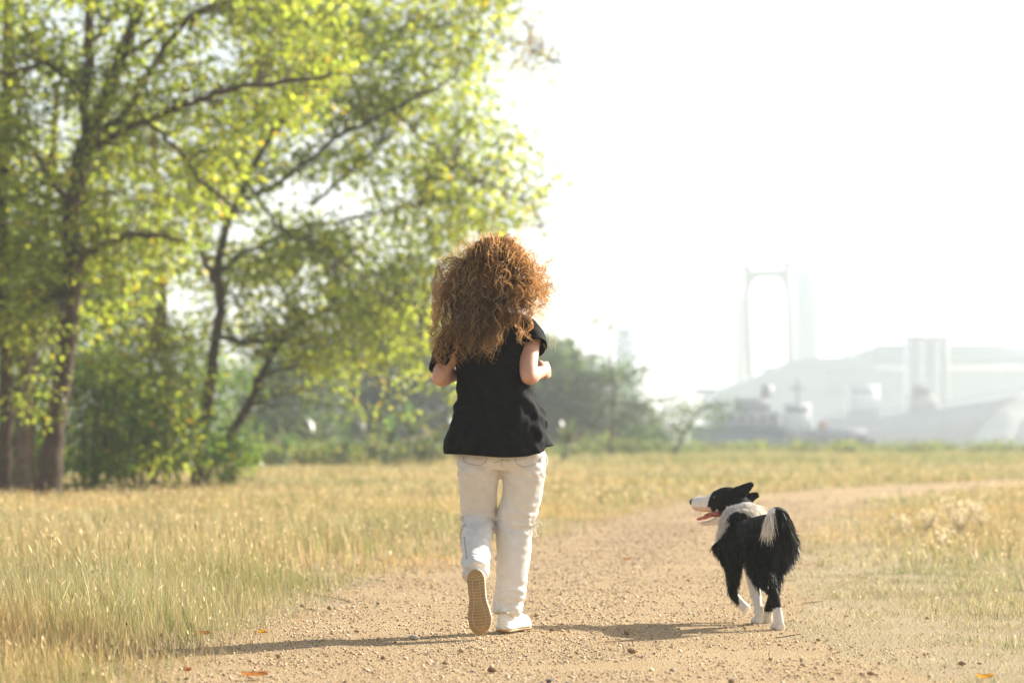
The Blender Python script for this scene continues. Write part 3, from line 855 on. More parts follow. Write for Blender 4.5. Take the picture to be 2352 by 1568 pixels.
# low shrubs along the far edge of the field
SH = [(0.10, 0.14, 0.03, 3), (0.07, 0.10, 0.03, 2), (0.20, 0.17, 0.05, 1.5), (0.14, 0.10, 0.05, 1)]
rngS = np.random.default_rng(77)
k = 0
for x in np.arange(560, 2480, 62):
    d = np.interp(x, [560, 1000, 1300, 1700, 2400], [63, 74, 92, 112, 112]) * rngS.uniform(.93, 1.04)
    yb = HORIZON + FPX * CAM_H / d
    top = yb - (rngS.uniform(.4, .8) if x < 1500 else rngS.uniform(.16, .42)) * FPX / d * (1.5 if x > 2050 else 1)
    xx = x + rngS.uniform(-20, 20); w = rngS.uniform(30, 58)
    where = 'among the banana plants at the far field edge' if x < 1050 else 'at the foot of the hazy trees beyond the woman' if x < 1560 else 'at the field edge below the navy-hulled work boat' if x < 2020 else 'at the field edge below the pale cargo ship'
    bush('field_shrub', ('low green shrub ' if x < 2020 else 'taller green shrub ') + where, d, xx, xx - w, xx + w, top, yb, 400 + k, 18, SH, M_leafgrey, L=.15, Wd=.08, per=34, crad=.20, group='shrubs ' + where, depth=.9, stems=4)
    k += 1

# ------------------------------------------------------------------ grass, gravel, stones, fallen leaves
M_grass = principled('dry_grass', rough=0.55, spec=0.3, vary=0, attr=True, trans=0.40, trans_tint=(1.4, 1.35, 1.15))

def blades(x, y, h, w, lean, col, rng, z0=0.0, seed_head=None):
    n = len(x)
    a = rng.uniform(0, math.pi, n)
    S = np.column_stack([np.cos(a), np.sin(a) * .5, np.zeros(n)]) * (w / 2)[:, None]
    la = rng.uniform(0, 2*math.pi, n)
    Lv = np.column_stack([np.cos(la), np.sin(la), np.zeros(n)]) * (lean * h)[:, None] + np.column_stack([-.10 * h, -.03 * h, 0*h])
    B = np.column_stack([x, y, np.full(n, z0) - .01])
    M = B + np.column_stack([0*h, 0*h, h * .55]) + Lv * .32
    T = B + np.column_stack([0*h, 0*h, h]) + Lv
    v = np.stack([B - S, B + S, M + S * .8, M - S * .8, T], 1).reshape(-1, 3)
    k = np.arange(n)[:, None] * 5
    fq = k + [0, 1, 2, 3]; ft = k + [3, 2, 4]
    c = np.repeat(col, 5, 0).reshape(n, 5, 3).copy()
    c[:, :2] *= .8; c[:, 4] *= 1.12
    return v, fq, ft, c.reshape(-1, 3), T, norm(T - M)

def heads(T, D, L, w, col, rng):
    n = len(T)
    S = norm(np.cross(D, rng.normal(0, 1, (n, 3)))); U = np.cross(D, S)
    base = T - D * (L * .25)[:, None]
    m1 = base + D * (L * .4)[:, None]
    v = np.stack([base, m1 + S*w[:, None], m1 - S*w[:, None], base + D * L[:, None], m1 + U*w[:, None], m1 - U*w[:, None]], 1).reshape(-1, 3)
    k = np.arange(n)[:, None] * 6
    f = np.vstack([k + [0, 1, 3], k + [0, 3, 2], k + [0, 4, 3], k + [0, 3, 5]])
    return v, f, np.repeat(col, 6, 0)

STRAW = np.array([(0.39, 0.32, 0.175), (0.34, 0.27, 0.14), (0.48, 0.41, 0.26), (0.30, 0.225, 0.115), (0.36, 0.245, 0.125)])
GREEN = np.array([(0.17, 0.19, 0.065), (0.22, 0.225, 0.085), (0.13, 0.16, 0.05), (0.28, 0.26, 0.12)])
def grass_cols(x, y, green, rng):
    n = len(x)
    g = rng.random(n) < green
    c = np.where(g[:, None], GREEN[rng.integers(0, len(GREEN), n)], STRAW[rng.integers(0, len(STRAW), n)])
    rd = vnoise2(x, y, 2.2, 9)[:, None]
    c = c * (1 + (rd - .5) * np.array([.30, .05, -.15])) * (.86 + .3 * vnoise2(x, y, .45, 19)[:, None])
    return np.clip(c * (1 + .18 * rng.standard_normal((n, 1))), .01, 1)

def field(name, label, y0, y1, xl, xr, density, hfun, wfun, lean, green_fun, seed, head_frac=0.0, keep_fun=None, zfun=None):
    rng = np.random.default_rng(seed)
    yy = np.linspace(y0, y1, 60); area = np.trapz(xr(yy) - xl(yy), yy)
    n = int(area * density)
    y = rng.uniform(y0, y1, n * 2)
    wmax = (xr(yy) - xl(yy)).max()
    acc = rng.random(n * 2) < (xr(y) - xl(y)) / wmax
    y = y[acc][:n]; x = rng.uniform(0, 1, len(y)) * (xr(y) - xl(y)) + xl(y)
    seen = (np.abs(x) < .2118 * y + .25) | (rng.random(len(x)) < .42); x, y = x[seen], y[seen]   # thinner beyond the edge of the view
    # tufted
    x = x + .05 * rng.standard_normal(len(x)); 
    if keep_fun is not None:
        k = rng.random(len(x)) < keep_fun(x, y); x, y = x[k], y[k]
    h = hfun(x, y, rng); w = wfun(x, y, rng)
    cols = grass_cols(x, y, green_fun(x, y), rng)
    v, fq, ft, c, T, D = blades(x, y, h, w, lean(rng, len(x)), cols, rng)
    mb = MB(); mb.v.append(v); mb.c.append(c); mb.n = len(v); mb.f = {4: [fq], 3: [ft]}
    if head_frac:
        s = rng.random(len(x)) < head_frac
        hc = np.where(rng.random((s.sum(), 1)) < .88, np.array([[.66, .55, .38]]), np.array([[.24, .16, .11]])) * (1 + .15 * rng.standard_normal((s.sum(), 1)))
        mb.add(*heads(T[s], D[s], h[s] * .11 + .012, np.maximum(w[s] * 1.25, .0022), np.clip(hc, .02, .9), rng)[:2]); mb.c[-1] = np.repeat(np.clip(hc, .02, .9), 6, 0)
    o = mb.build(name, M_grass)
    tag(o, label, 'grass', kind='stuff')
    print(name, len(x))
    return o

def leftd(x, y): return -path_side(x, y) - path_half(y)     # metres left of the path's left edge
def rightd(x, y): return path_side(x, y) - path_half(y)
LX = lambda y: -0.2118 * y - 1.9
RX = lambda y: 0.2118 * y + 1.9
def edgeL(y): return np.interp(y, PATH_S[:, 1], PATH_S[:, 0]) - path_half(y)
def edgeR(y): return np.interp(y, PATH_S[:, 1], PATH_S[:, 0]) + path_half(y)
gn = lambda x, y: np.clip(.29 + .8 * (vnoise2(x, y, 1.1, 6) - .45) + .15*(vnoise2(x, y, .3, 8) - .5), .03, .85)

def h_left(x, y, rng):
    t = np.clip((leftd(x, y) + .12) / .75, .10, 1)
    tall = rng.random(len(x)) < .20
    return np.where(tall, (.06 + .21 * t) * rng.uniform(.7, 1.3, len(x)), (.04 + .13 * t) * rng.uniform(.4, 1.35, len(x))) * (.7 + .6 * vnoise2(x, y, .7, 12))
# tall dry grass on the left, in focus
field('tall_grass', 'tall dry straw-coloured grass left of the path', 6.8, 13.5, LX, lambda y: edgeL(y) + .12, 4200, h_left,
      lambda x, y, r: r.uniform(.0012, .0034, len(x)), lambda r, n: np.abs(r.normal(.30, .28, n)), lambda x, y: gn(x, y) + .12 * np.clip(1 - leftd(x, y), 0, 1), 501, .03,
      keep_fun=lambda x, y: np.clip(.35 + leftd(x, y) * 1.1, .12, 1))
field('tall_grass', 'golden grass further along the left of the path', 13.5, 28, LX, lambda y: edgeL(y) + .1, 640, lambda x, y, r: h_left(x, y, r) * .72,
      lambda x, y, r: r.uniform(.003, .008, len(x)), lambda r, n: np.abs(r.normal(.18, .18, n)), gn, 502, .04,
      keep_fun=lambda x, y: np.clip(.4 + leftd(x, y) * .8, .15, 1))
field('meadow_grass', 'tan and green meadow grass by the trees and beyond the path bend', 28, 62, LX, RX, 98, lambda x, y, r: r.uniform(.04, .15, len(x)) * (.7 + .6*vnoise2(x, y, 2.5, 15)),
      lambda x, y, r: r.uniform(.010, .021, len(x)), lambda r, n: np.abs(r.normal(.2, .2, n)), lambda x, y: gn(x/3, y/3) + .06, 503, .05,
      keep_fun=lambda x, y: np.where(np.abs(path_side(x, y)) < path_half(y) - .1, .03, 1.0))
field('meadow_grass', 'pale far meadow grass reaching to the river bank', 62, 126, LX, RX, 27, lambda x, y, r: r.uniform(.06, .22, len(x)) * (.6 + .8*vnoise2(x, y, 4.5, 16)),
      lambda x, y, r: r.uniform(.02, .042, len(x)), lambda r, n: np.abs(r.normal(.2, .2, n)), lambda x, y: gn(x/5, y/5) + .34, 504, .0)
# right of the path: short dry turf getting longer away from it
def h_right(x, y, rng):
    t = np.clip((rightd(x, y) + .2) / 1.6, .0, 1)
    return (.016 + .038 * t) * rng.uniform(.4, 1.5, len(x)) * (.6 + .9 * vnoise2(x, y, .8, 22))
field('short_grass', 'short dry turf right of the path', 6.8, 15, lambda y: edgeR(y) - .45, lambda y: np.maximum(RX(y), edgeR(y)), 3600, h_right,
      lambda x, y, r: r.uniform(.0016, .004, len(x)), lambda r, n: np.abs(r.normal(.55, .4, n)), lambda x, y: gn(x, y) * .85 + .02, 505, .012,
      keep_fun=lambda x, y: np.clip(.38 + rightd(x, y) * .9, .1, 1) * np.clip((vnoise2(x, y, .22, 61) - .25) * 2.2, .12, 1))
field('short_grass', 'dry grass between the path bend and the right meadow', 15, 34, lambda y: edgeR(y) - .4, lambda y: np.maximum(RX(y), edgeR(y)), 520, lambda x, y, r: h_right(x, y, r) * 1.7,
      lambda x, y, r: r.uniform(.004, .009, len(x)), lambda r, n: np.abs(r.normal(.35, .3, n)), lambda x, y: gn(x, y) * .6 + .02, 506, .03,
      keep_fun=lambda x, y: np.clip(.35 + rightd(x, y) * .7, .1, 1))
field('short_grass', 'grass left of the bend between path and trees', 14, 28.2, lambda y: edgeL(y) - .2, lambda y: edgeL(y) + .35, 500, lambda x, y, r: r.uniform(.02, .08, len(x)),
      lambda x, y, r: r.uniform(.003, .007, len(x)), lambda r, n: np.abs(r.normal(.4, .3, n)), gn, 507)
# dry stubble lying on the path itself, in patches
field('stubble', 'dry trampled stubble on the gravel path', 6.8, 17, lambda y: edgeL(y) + .05, lambda y: edgeR(y) - .1, 3000, lambda x, y, r: r.uniform(.006, .020, len(x)),
      lambda x, y, r: r.uniform(.0015, .0035, len(x)), lambda r, n: r.uniform(.6, 2.2, n), lambda x, y: .06 + .12*vnoise2(x, y, .4, 31), 508,
      keep_fun=lambda x, y: np.clip((vnoise2(x, y, .55, 30) - .46) * 3.5 + np.clip(path_side(x, y) - .2, 0, 1) * .8 + np.clip(9.3 - y, 0, .6) * .7 - np.clip(y - 12, 0, 3) * .05, 0, .95))

# ragged verge: sparse tufts creeping over both edges of the path
field('verge_grass', 'sparse dry tufts creeping over the left path edge', 6.8, 20, lambda y: edgeL(y) - .25, lambda y: edgeL(y) + .55, 2100, lambda x, y, r: r.uniform(.012, .06, len(x)),
      lambda x, y, r: r.uniform(.0014, .0036, len(x)), lambda r, n: np.abs(r.normal(.5, .4, n)), lambda x, y: gn(x, y) + .08, 511,
      keep_fun=lambda x, y: np.clip((vnoise2(x, y, .30, 62) - .42) * 4, 0, 1) * np.clip(.55 - leftd(x, y) * -1.4, .03, 1))
field('verge_grass', 'sparse dry tufts creeping over the right path edge', 6.8, 20, lambda y: edgeR(y) - .75, lambda y: edgeR(y) + .3, 1900, lambda x, y, r: r.uniform(.010, .045, len(x)),
      lambda x, y, r: r.uniform(.0014, .0036, len(x)), lambda r, n: np.abs(r.normal(.7, .4, n)), lambda x, y: gn(x, y) * .8 + .05, 512,
      keep_fun=lambda x, y: np.clip((vnoise2(x, y, .34, 63) - .40) * 4, 0, 1) * np.clip(.6 + rightd(x, y) * .9, .03, 1))

# gravel: small broken stones through the path
PEB = [(0.54, 0.40, 0.25, 4), (0.48, 0.335, 0.20, 3), (0.64, 0.50, 0.35, 3), (0.34, 0.22, 0.13, 1.3), (0.70, 0.62, 0.50, 1.0), (0.30, 0.27, 0.24, .25)]
OCT_F = np.array([[0,1,4],[1,2,4],[2,3,4],[3,0,4],[1,0,5],[2,1,5],[3,2,5],[0,3,5]])
def gravel():
    rng = np.random.default_rng(601)
    n = 122000
    y = 6.9 + (rng.random(n) ** 2.0) * 24
    s = rng.uniform(-1.4, 1.4, n)
    x = np.interp(y, PATH_S[:, 1], PATH_S[:, 0]) + s * path_half(y)
    keep = (vnoise2(x, y, .5, 40) > .12) & (rng.random(n) < np.where(np.abs(np.abs(s) - .48) < .16, .55, 1)) & (rng.random(n) < np.clip(1.75 - np.abs(s) * 1.25 + .7 * (vnoise2(x, y, .35, 44) - .5), 0, 1)) & (rng.random(n) < np.clip(1.15 - .6 * np.clip(s, 0, 1), 0, 1)) & (rng.random(n) < np.interp(y, [6, 16, 31], [1, 1, .25]))
    x, y = x[keep], y[keep]; n = len(x)
    r = np.clip(rng.lognormal(-5.8, .42, n), .0016, .009) * np.interp(y, [8, 14, 22], [1, 1.2, 1.7])
    a = rng.uniform(0, 2*math.pi, n); ca, sa = np.cos(a), np.sin(a)
    U = np.array([[1,0,0],[0,1,0],[-1,0,0],[0,-1,0],[0,0,1],[0,0,-1]], float)
    v = U[None] * r[:, None, None] * rng.uniform(.65, 1.3, (n, 6, 1))
    v[:, :, 2] *= .75
    v[:, :, :2] += (rng.normal(0, .25, (n, 6, 2)) * r[:, None, None])
    vx = v[:, :, 0]*ca[:, None] - v[:, :, 1]*sa[:, None]; vy = v[:, :, 0]*sa[:, None] + v[:, :, 1]*ca[:, None]
    V = np.stack([vx + x[:, None], vy + y[:, None], v[:, :, 2] + (0.006 + r*.35)[:, None]], -1).reshape(-1, 3)
    F = (np.arange(n)[:, None, None] * 6 + OCT_F[None]).reshape(-1, 3)
    c = np.repeat(pick(PEB, n, rng, .15), 6, 0)
    o = obj('gravel', V, F, M_peb, None, c); tag(o, 'loose tan gravel scattered over the path', 'gravel', kind='stuff')
M_peb = principled('gravel_stone', rough=0.9, spec=0.2, vary=.12, scale=60, attr=True)
gravel()

# single stones big enough to pick out
def stone_mesh(seed):
    rng = np.random.default_rng(seed)
    v, f = ellipsoid((0, 0, 0), (1, 1, 1), 9, 6)
    v = v * (1 + .24 * fbm(v + seed * 3.1, 1.3, 2))[:, None] + rng.normal(0, .04, v.shape)
    return v, f
STONE_SPOTS = [(757, 1397, .018, 0), (1233, 1413, .014, 1), (694, 1392, .017, 0), (868, 1386, .012, 2), (1268, 1447, .017, 3), (1452, 1496, .020, 0), (950, 1466, .022, 4), (1060, 1496, .014, 1),
               (1680, 1571 - 5, .015, 0), (2210, 1525, .017, 0), (2250, 1524, .012, 1), (1770, 1514, .012, 0), (2000, 1548, .016, 0), (1262, 1585 - 20, .016, 2), (1022, 1524, .012, 3), (640, 1508, .014, 0),
               (1440, 1455, .016, 3), (1325, 1500, .013, 1), (880, 1512, .015, 0), (1130, 1540, .018, 3), (1880, 1470, .012, 0), (2130, 1420, .014, 1), (1545, 1540, .014, 4), (820, 1450, .013, 1)]
STONE_COL = [((0.36, 0.24, 0.14), 'brown'), ((0.44, 0.30, 0.18), 'tan'), ((0.15, 0.15, 0.16), 'dark grey'), ((0.27, 0.17, 0.10), 'dark brown'), ((0.50, 0.44, 0.36), 'pale grey')]
M_st = [principled('stone_' + n.replace(' ', '_'), c, .9, spec=.2, vary=.3, scale=120, bump=.5, bump_scale=300) for c, n in STONE_COL]
for k, (px, py, r, ci) in enumerate(STONE_SPOTS):
    p = G(px, min(py, 1567), .012); v, f = stone_mesh(700 + k); r = r * .72
    rr = np.random.default_rng(900 + k)
    v = v * np.array([r * rr.uniform(.9, 1.4), r * rr.uniform(.8, 1.1), r * rr.uniform(.55, .8)])
    o = obj('stone', v + [p[0], p[1], .012 + r * .32], f, M_st[ci], smooth=True, loc=(p[0], p[1], .012))
    tag(o, 'small rough %s stone lying loose on the gravel path' % STONE_COL[ci][1], 'stone', '%s stones on the path' % STONE_COL[ci][1])

# fallen leaves
M_fall = principled('fallen_leaf', (0.34, 0.15, 0.045), .6, spec=.3, vary=.35, scale=60, trans=.35, trans_tint=(1.6, 1.3, .8))
M_fally = principled('fallen_leaf_yellow', (0.55, 0.30, 0.03), .6, spec=.3, vary=.3, scale=60, trans=.35, trans_tint=(1.6, 1.4, .8))
FALL = [(585, 1551, .085, 'large curled orange leaf fallen at the path edge', 0), (466, 1456, .055, 'dull orange leaf lying in the dry grass edge', 0), (2262, 1556, .055, 'small yellow-orange leaf fallen on the turf right of the path', 1),
        (602, 1453, .035, 'tiny yellow leaf at the meeting of grass and gravel', 1), (430, 1540, .03, 'pale orange leaf fallen between grass and path beside the large one', 0),
        (1440, 1285, .05, 'tiny orange leaf far along the path beyond the dog', 0)]
for k, (px, py, L, lab, ci) in enumerate(FALL):
    p = G(px, py, .02); rr = np.random.default_rng(1000 + k)
    a = rr.uniform(-.4, .4); n = 11
    t = np.linspace(0, 1, n); w = L * .27 * np.sin(np.pi * np.clip(t*.96 + .02, 0, 1)) ** .8 * (1 + .15 * np.sin(t * 25))
    ax = np.array([math.cos(a), math.sin(a) * .8, 0]); sd = np.array([-math.sin(a), math.cos(a), 0])
    mid = np.array([p[0], p[1], .016]) + ax * (t[:, None] - .5) * L + np.array([0, 0, 1]) * (.004 + .004 * (2*t[:, None] - 1)**2)
    v = np.stack([mid + sd * w[:, None] + [0, 0, .012], mid, mid - sd * w[:, None] + [0, 0, .009]], 1).reshape(-1, 3)
    i = np.arange(n - 1)[:, None] * 3
    f = np.vstack([i + [0, 1, 4, 3], i + [1, 2, 5, 4]])
    tag(obj('fallen_leaf', v, f, M_fall if ci == 0 else M_fally, smooth=True, loc=(p[0], p[1], .016)), lab, 'leaf')

# pale feathery dry weed right of the path
def weed(px, py, h, n, seed, label):
    p = G(px, py); rng = np.random.default_rng(seed)
    root = empty('dry_weed', (p[0], p[1], 0))
    ms, mh = MB(), MB()
    for k in range(n):
        a = rng.uniform(0, 2*math.pi); l = h * rng.uniform(.5, 1.15); sp = rng.uniform(.1, .75)
        tip = p + [math.cos(a)*l*sp, math.sin(a)*l*sp, l]
        P = catmull([p + rng.normal(0, .03, 3)*[1, 1, 0], p*.4 + tip*.6 + [0, 0, .05*l], tip], 6)
        ms.add(*tube(P, np.linspace(.0035, .0015, 6), 4, cap=False))
        m = 9
        C = P[-1] + (P[-2] - P[-1]) * rng.uniform(-.2, 1.4, (m, 1)) + rng.normal(0, .016, (m, 3))
        mh.add(*leaves(C, rng.normal(0, 1, (m, 3)), rng.normal(0, 1, (m, 3)), .032, .014, np.tile((.60, .53, .40), (m, 1))))
    ms.build('stems', M_stalk, root, use_cols=False); mh.build('seed_heads', M_grass, root)
    for ch in root.children: ch['kind'] = 'stuff'
    tag(root, label, 'weed', 'feathery dry weeds right of the path')
M_stalk = principled('dry_stalk', (0.46, 0.38, 0.24), .7, vary=.2)
for k, (px, py, h, n) in enumerate([(2200, 1235, .28, 18), (2130, 1225, .20, 10), (2250, 1222, .22, 9), (2075, 1228, .14, 7), (2165, 1262, .14, 8)]):
    weed(px, py, h, n, 1100 + k, 'pale feathery dry weed with fluffy seed heads right of the path')

# ------------------------------------------------------------------ the running woman
from mathutils.bvhtree import BVHTree
PD = 10.0
def H(px, py, dy=0.0): return W(px, py, PD + dy)
def bvh_of(v, fs):
    polys = []
    for f in fs: polys += f.tolist()
    return BVHTree.FromPolygons([tuple(p) for p in v], polys)
def onto(bvh, px, py, lift=0.003):
    """Where the line of sight meets a surface, lifted off it a little."""
    d = Vector(norm(W(px, py, 10.0) - np.array([0, 0, CAM_H])))
    hit, n, i, t = bvh.ray_cast(Vector((0, 0, CAM_H)), d, 60)
    if hit is None: return None
    if n.dot(d) > 0: n = -n
    return np.array(hit + n * lift)

def skin_material():
    m = principled('skin', (0.60, 0.34, 0.235), 0.5, spec=0.35, vary=0.05, scale=40)
    b = [n for n in m.node_tree.nodes if n.type == 'BSDF_PRINCIPLED'][0]
    b.inputs['Subsurface Weight'].default_value = 0.18
    b.inputs['Subsurface Radius'].default_value = (0.02, 0.008, 0.004)
    b.inputs['Subsurface Scale'].default_value = 0.5
    return m
M_skin = skin_material()
M_shirt = principled('black_cotton', (0.009, 0.009, 0.010), 0.8, spec=0.08, vary=0.2, scale=30, bump=.25, bump_scale=700)
M_jean = principled('off_white_denim', (0.82, 0.785, 0.73), 0.85, spec=0.2, vary=0.06, scale=25, bump=.25, bump_scale=500, trans=.10, trans_tint=(1, .9, .75))
M_stitch = principled('jean_stitch', (0.40, 0.32, 0.23), 0.9, vary=.1)
M_thread = principled('loose_thread', (0.75, 0.70, 0.62), 0.9, vary=0, trans=.4)
M_shoe = principled('white_leather', (0.74, 0.71, 0.66), 0.5, spec=0.4, vary=.06, scale=40)
M_mid = principled('white_midsole', (0.70, 0.66, 0.58), 0.6, vary=.08, scale=40)
M_gum = principled('gum_rubber', (0.42, 0.26, 0.10), 0.6, vary=.2, scale=25, bump=.2, bump_scale=200)
M_line = principled('sole_line', (0.60, 0.48, 0.31), 0.7, vary=.1)
M_tab = principled('gold_heel_tab', (0.45, 0.39, 0.24), 0.35, spec=.6, vary=.15, metallic=.3)
M_lip = principled('lip', (0.45, 0.16, 0.13), 0.5, vary=0)
M_eyew = principled('eye_white', (0.75, 0.73, 0.70), 0.2, vary=0)
M_hair = None

def hair_material():
    m, nt, out = new_mat('auburn_hair'); N = nt.nodes.new; L = nt.links.new
    at = N('ShaderNodeAttribute'); at.attribute_name = 'Col'
    df = N('ShaderNodeBsdfDiffuse'); tr = N('ShaderNodeBsdfTranslucent'); gl = N('ShaderNodeBsdfGlossy'); gl.inputs['Roughness'].default_value = .38
    gm = N('ShaderNodeVectorMath'); gm.operation = 'MULTIPLY'; gm.inputs[1].default_value = (2.05, 1.5, .95)
    L(at.outputs['Color'], df.inputs['Color']); L(at.outputs['Color'], gm.inputs[0]); L(gm.outputs[0], tr.inputs['Color'])
    gl.inputs['Color'].default_value = (.75, .60, .42, 1)
    m1 = N('ShaderNodeMixShader'); m1.inputs[0].default_value = .48; L(df.outputs[0], m1.inputs[1]); L(tr.outputs[0], m1.inputs[2])
    m2 = N('ShaderNodeMixShader'); m2.inputs[0].default_value = .13; L(m1.outputs[0], m2.inputs[1]); L(gl.outputs[0], m2.inputs[2])
    L(m2.outputs[0], out.inputs['Surface'])
    return m
M_hair = hair_material()

def ribbons(P, w, cols, rng, twist=None):
    """P (n, m, 3) strands as thin ribbons, w (n, m) widths, cols (n, m, 3)."""
    n, m, _ = P.shape
    T = norm(np.gradient(P, axis=1))
    R = norm(rng.normal(0, 1, (n, 1, 3))) * np.ones((1, m, 1))
    S = norm(np.cross(T, R))
    v = np.stack([P - S * w[..., None] / 2, P + S * w[..., None] / 2], 2).reshape(-1, 3)
    base = (np.arange(n) * m * 2)[:, None] + (np.arange(m - 1) * 2)[None, :]
    q = np.stack([base, base + 1, base + 3, base + 2], -1).reshape(-1, 4)
    return v, q, np.repeat(cols.reshape(-1, 3), 2, 0)

def hand(mb, w, f, u, p):
    """A loosely closed hand at wrist w: f along the forearm, u towards the thumb side, p towards the palm."""
    f, u, p = norm(f), norm(u), norm(p)
    rot = np.column_stack([f, u, p])
    mb.add(*ellipsoid(w + f*.048 + p*.002, (.052, .040, .018), 14, 10, rot))
    mb.add(*tube(np.array([w - f*.01, w + f*.02, w + f*.07]), [.022, .024, .026], 10, ry=[.020, .019, .018]))
    for k, (ln, r) in enumerate([(1.0, .0088), (1.1, .0092), (1.02, .0088), (.84, .0078)]):
        b = w + f*(.084 - .004*abs(k - 1.2)) + u*(.028 - .0192*k)
        pts = np.array([b - f*.02, b + f*.012*ln + p*.002, b + f*.030*ln + p*.018, b + f*.022*ln + p*.042*ln, b - f*.002 + p*.046*ln, b - f*.012 + p*.034*ln])
        mb.add(*tube(catmull(pts, 12), np.linspace(r*1.08, r*.85, 12), 9))
    th = np.array([w + f*.018 + u*.022 + p*.006, w + f*.045 + u*.040 + p*.018, w + f*.068 + u*.036 + p*.036, w + f*.080 + u*.020 + p*.050])
    mb.add(*tube(catmull(th, 10), np.linspace(.0125, .0095, 10), 9))

def make_person():
    rng = np.random.default_rng(5)
    HC = H(1137, 652, .12)
    mb = MB()
    # head with face, ears, neck
    mb.add(*ellipsoid(HC + [0, -.005, .012], (.074, .094, .100), 22, 16))
    mb.add(*ellipsoid(HC + [0, .028, -.055], (.056, .062, .062), 18, 12))
    mb.add(*ellipsoid(HC + [0, .070, -.088], (.026, .022, .020), 12, 8))
    mb.add(*tube(np.array([HC + [0, .084, .012], HC + [0, .100, -.012], HC + [0, .106, -.028]]), [.009, .012, .015], 8))
    for s in (-1, 1):
        mb.add(*ellipsoid(HC + [s*.076, .004, -.008], (.010, .020, .031), 10, 8))
        mb.add(*ellipsoid(HC + [s*.034, .072, .018], (.020, .014, .010), 10, 8))
    mb.add(*ellipsoid(HC + [0, .088, -.058], (.026, .012, .012), 10, 8))
    neck = H(1143, 742, .075)
    mb.add(*tube(np.array([HC + [0, -.01, -.05], (HC + neck)/2 + [0, -.012, -.03], neck + [0, 0, -.03]]), [.052, .050, .062], 14))
    # torso
    tz = [(1152, 1062, 0.0, .135, .095), (1150, 1010, .0, .14, .095), (1145, 940, .015, .115, .085), (1142, 870, .035, .125, .09), (1140, 810, .055, .145, .095), (1141, 765, .07, .150, .075), (1142, 742, .075, .09, .06)]
    P = np.array([H(a, b, c) for a, b, c, _, _ in tz]); r1 = np.array([t[3] for t in tz]); r2 = np.array([t[4] for t in tz])
    Q = catmull(np.column_stack([P, r1, r2]), 18)
    # frame: N starts near +y, B near x
    mb.add(*tube(Q[:, :3], Q[:, 3], 18, ry=Q[:, 4]))
    # arms
    def arm(sh, el, wr, rr):
        pts = catmull(np.array([sh, sh*.5 + el*.5, el, el*.6 + wr*.4, wr]), 20)
        rad = np.interp(np.linspace(0, 4, 20), [0, 1, 2, 2.45, 4], rr)
        mb.add(*tube(pts, rad, 14))
        mb.add(*ellipsoid(el + norm(el - (sh + wr)/2) * .008, (.033, .033, .033), 12, 8))
    rs, re, rw = H(1216, 768, .055), H(1214, 862, -.085), H(1246, 853, .125)
    arm(rs, re, rw, [.050, .041, .035, .038, .024])
    fdir = norm(rw - re)
    hand(mb, rw, fdir + [.05, 0, .05], np.array([-.25, -.05, 1.0]), np.array([-.95, .25, -.2]))
    ls, le, lw = H(1052, 775, .09), H(1011, 866, -.01), H(1068, 855, .21)
    arm(ls, le, lw, [.050, .041, .035, .038, .024])
    fl = norm(lw - le)
    hand(mb, lw, fl, np.array([.2, 0, 1.0]), np.cross(np.array([.2, 0, 1.0]), fl))
    # legs and feet inside the clothes
    hipR, kneR, ankR = H(1200, 1075, 0), H(1184, 1205, .05), H(1162, 1402, -.005)
    hipL, kneL, ankL = H(1102, 1075, 0), H(1098, 1202, .07), H(1093, 1304, -.245)
    for hp, kn, an in ((hipR, kneR, ankR), (hipL, kneL, ankL)):
        pts = catmull(np.array([hp, hp*.5 + kn*.5, kn, kn*.6 + an*.4, an]), 22)
        mb.add(*tube(pts, np.interp(np.linspace(0, 4, 22), [0, 1, 2, 2.7, 4], [.078, .066, .048, .046, .030]), 14))
    mb.add(*tube(np.array([ankR, ankR + [.01, .0, -.055], ankR + [.055, .10, -.07]]), [.030, .028, .022], 10))
    mb.add(*tube(np.array([ankL, ankL + [0, -.04, -.06], ankL + [0, -.04, -.15]]), [.030, .028, .022], 10))
    v, fs = remesh(mb, .0065, 3, .5)
    body = obj('person', v, fs, M_skin, smooth=True, loc=(H(1150, 1455)[0], PD, 0))
    tag(body, 'woman running away with big curly auburn hair, black t-shirt and pale jeans', 'person')
    for s in (-1, 1):
        ev, ef = ellipsoid(HC + [s*.033, .080, .016], (.011, .009, .010), 12, 8); obj('eye', ev, ef, M_eyew, body, smooth=True)
    lv, lf = ellipsoid(HC + [0, .097, -.058], (.022, .006, .007), 14, 8); obj('mouth', lv, lf, M_lip, body, smooth=True)

    # ---- t-shirt: open shells for torso and sleeves
    rows = [(.728, -.270, .166, .150, .000), (.80, -.262, .154, .142, .0), (.86, -.250, .141, .132, .003), (.92, -.235, .120, .122, .008), (.98, -.222, .098, .116, .018), (1.04, -.226, .086, .116, .03),
            (1.10, -.234, .084, .120, .04), (1.16, -.243, .088, .120, .05), (1.215, -.243, .092, .108, .06), (1.26, -.215, .066, .092, .068), (1.295, -.168, .02, .075, .075), (1.318, -.138, -.008, .064, .08)]
    A = np.array([(0.5*(a+b), PD + cy, z, .5*(b-a), ry) for z, a, b, ry, cy in rows])
    nr, nc = 86, 110
    Q = catmull(A, nr)
    th = np.linspace(0, 2*math.pi, nc, endpoint=False)
    t = np.linspace(0, 1, nr)[:, None]
    e = 2/2.35
    cx_, sx_ = np.sign(np.cos(th))*np.abs(np.cos(th))**e, np.sign(np.sin(th))*np.abs(np.sin(th))**e
    rx = Q[:, 3:4]; ry = Q[:, 4:5]
    X = Q[:, 0:1] + rx*cx_; Y = Q[:, 1:2] + ry*sx_; Z = np.repeat(Q[:, 2:3], nc, 1)
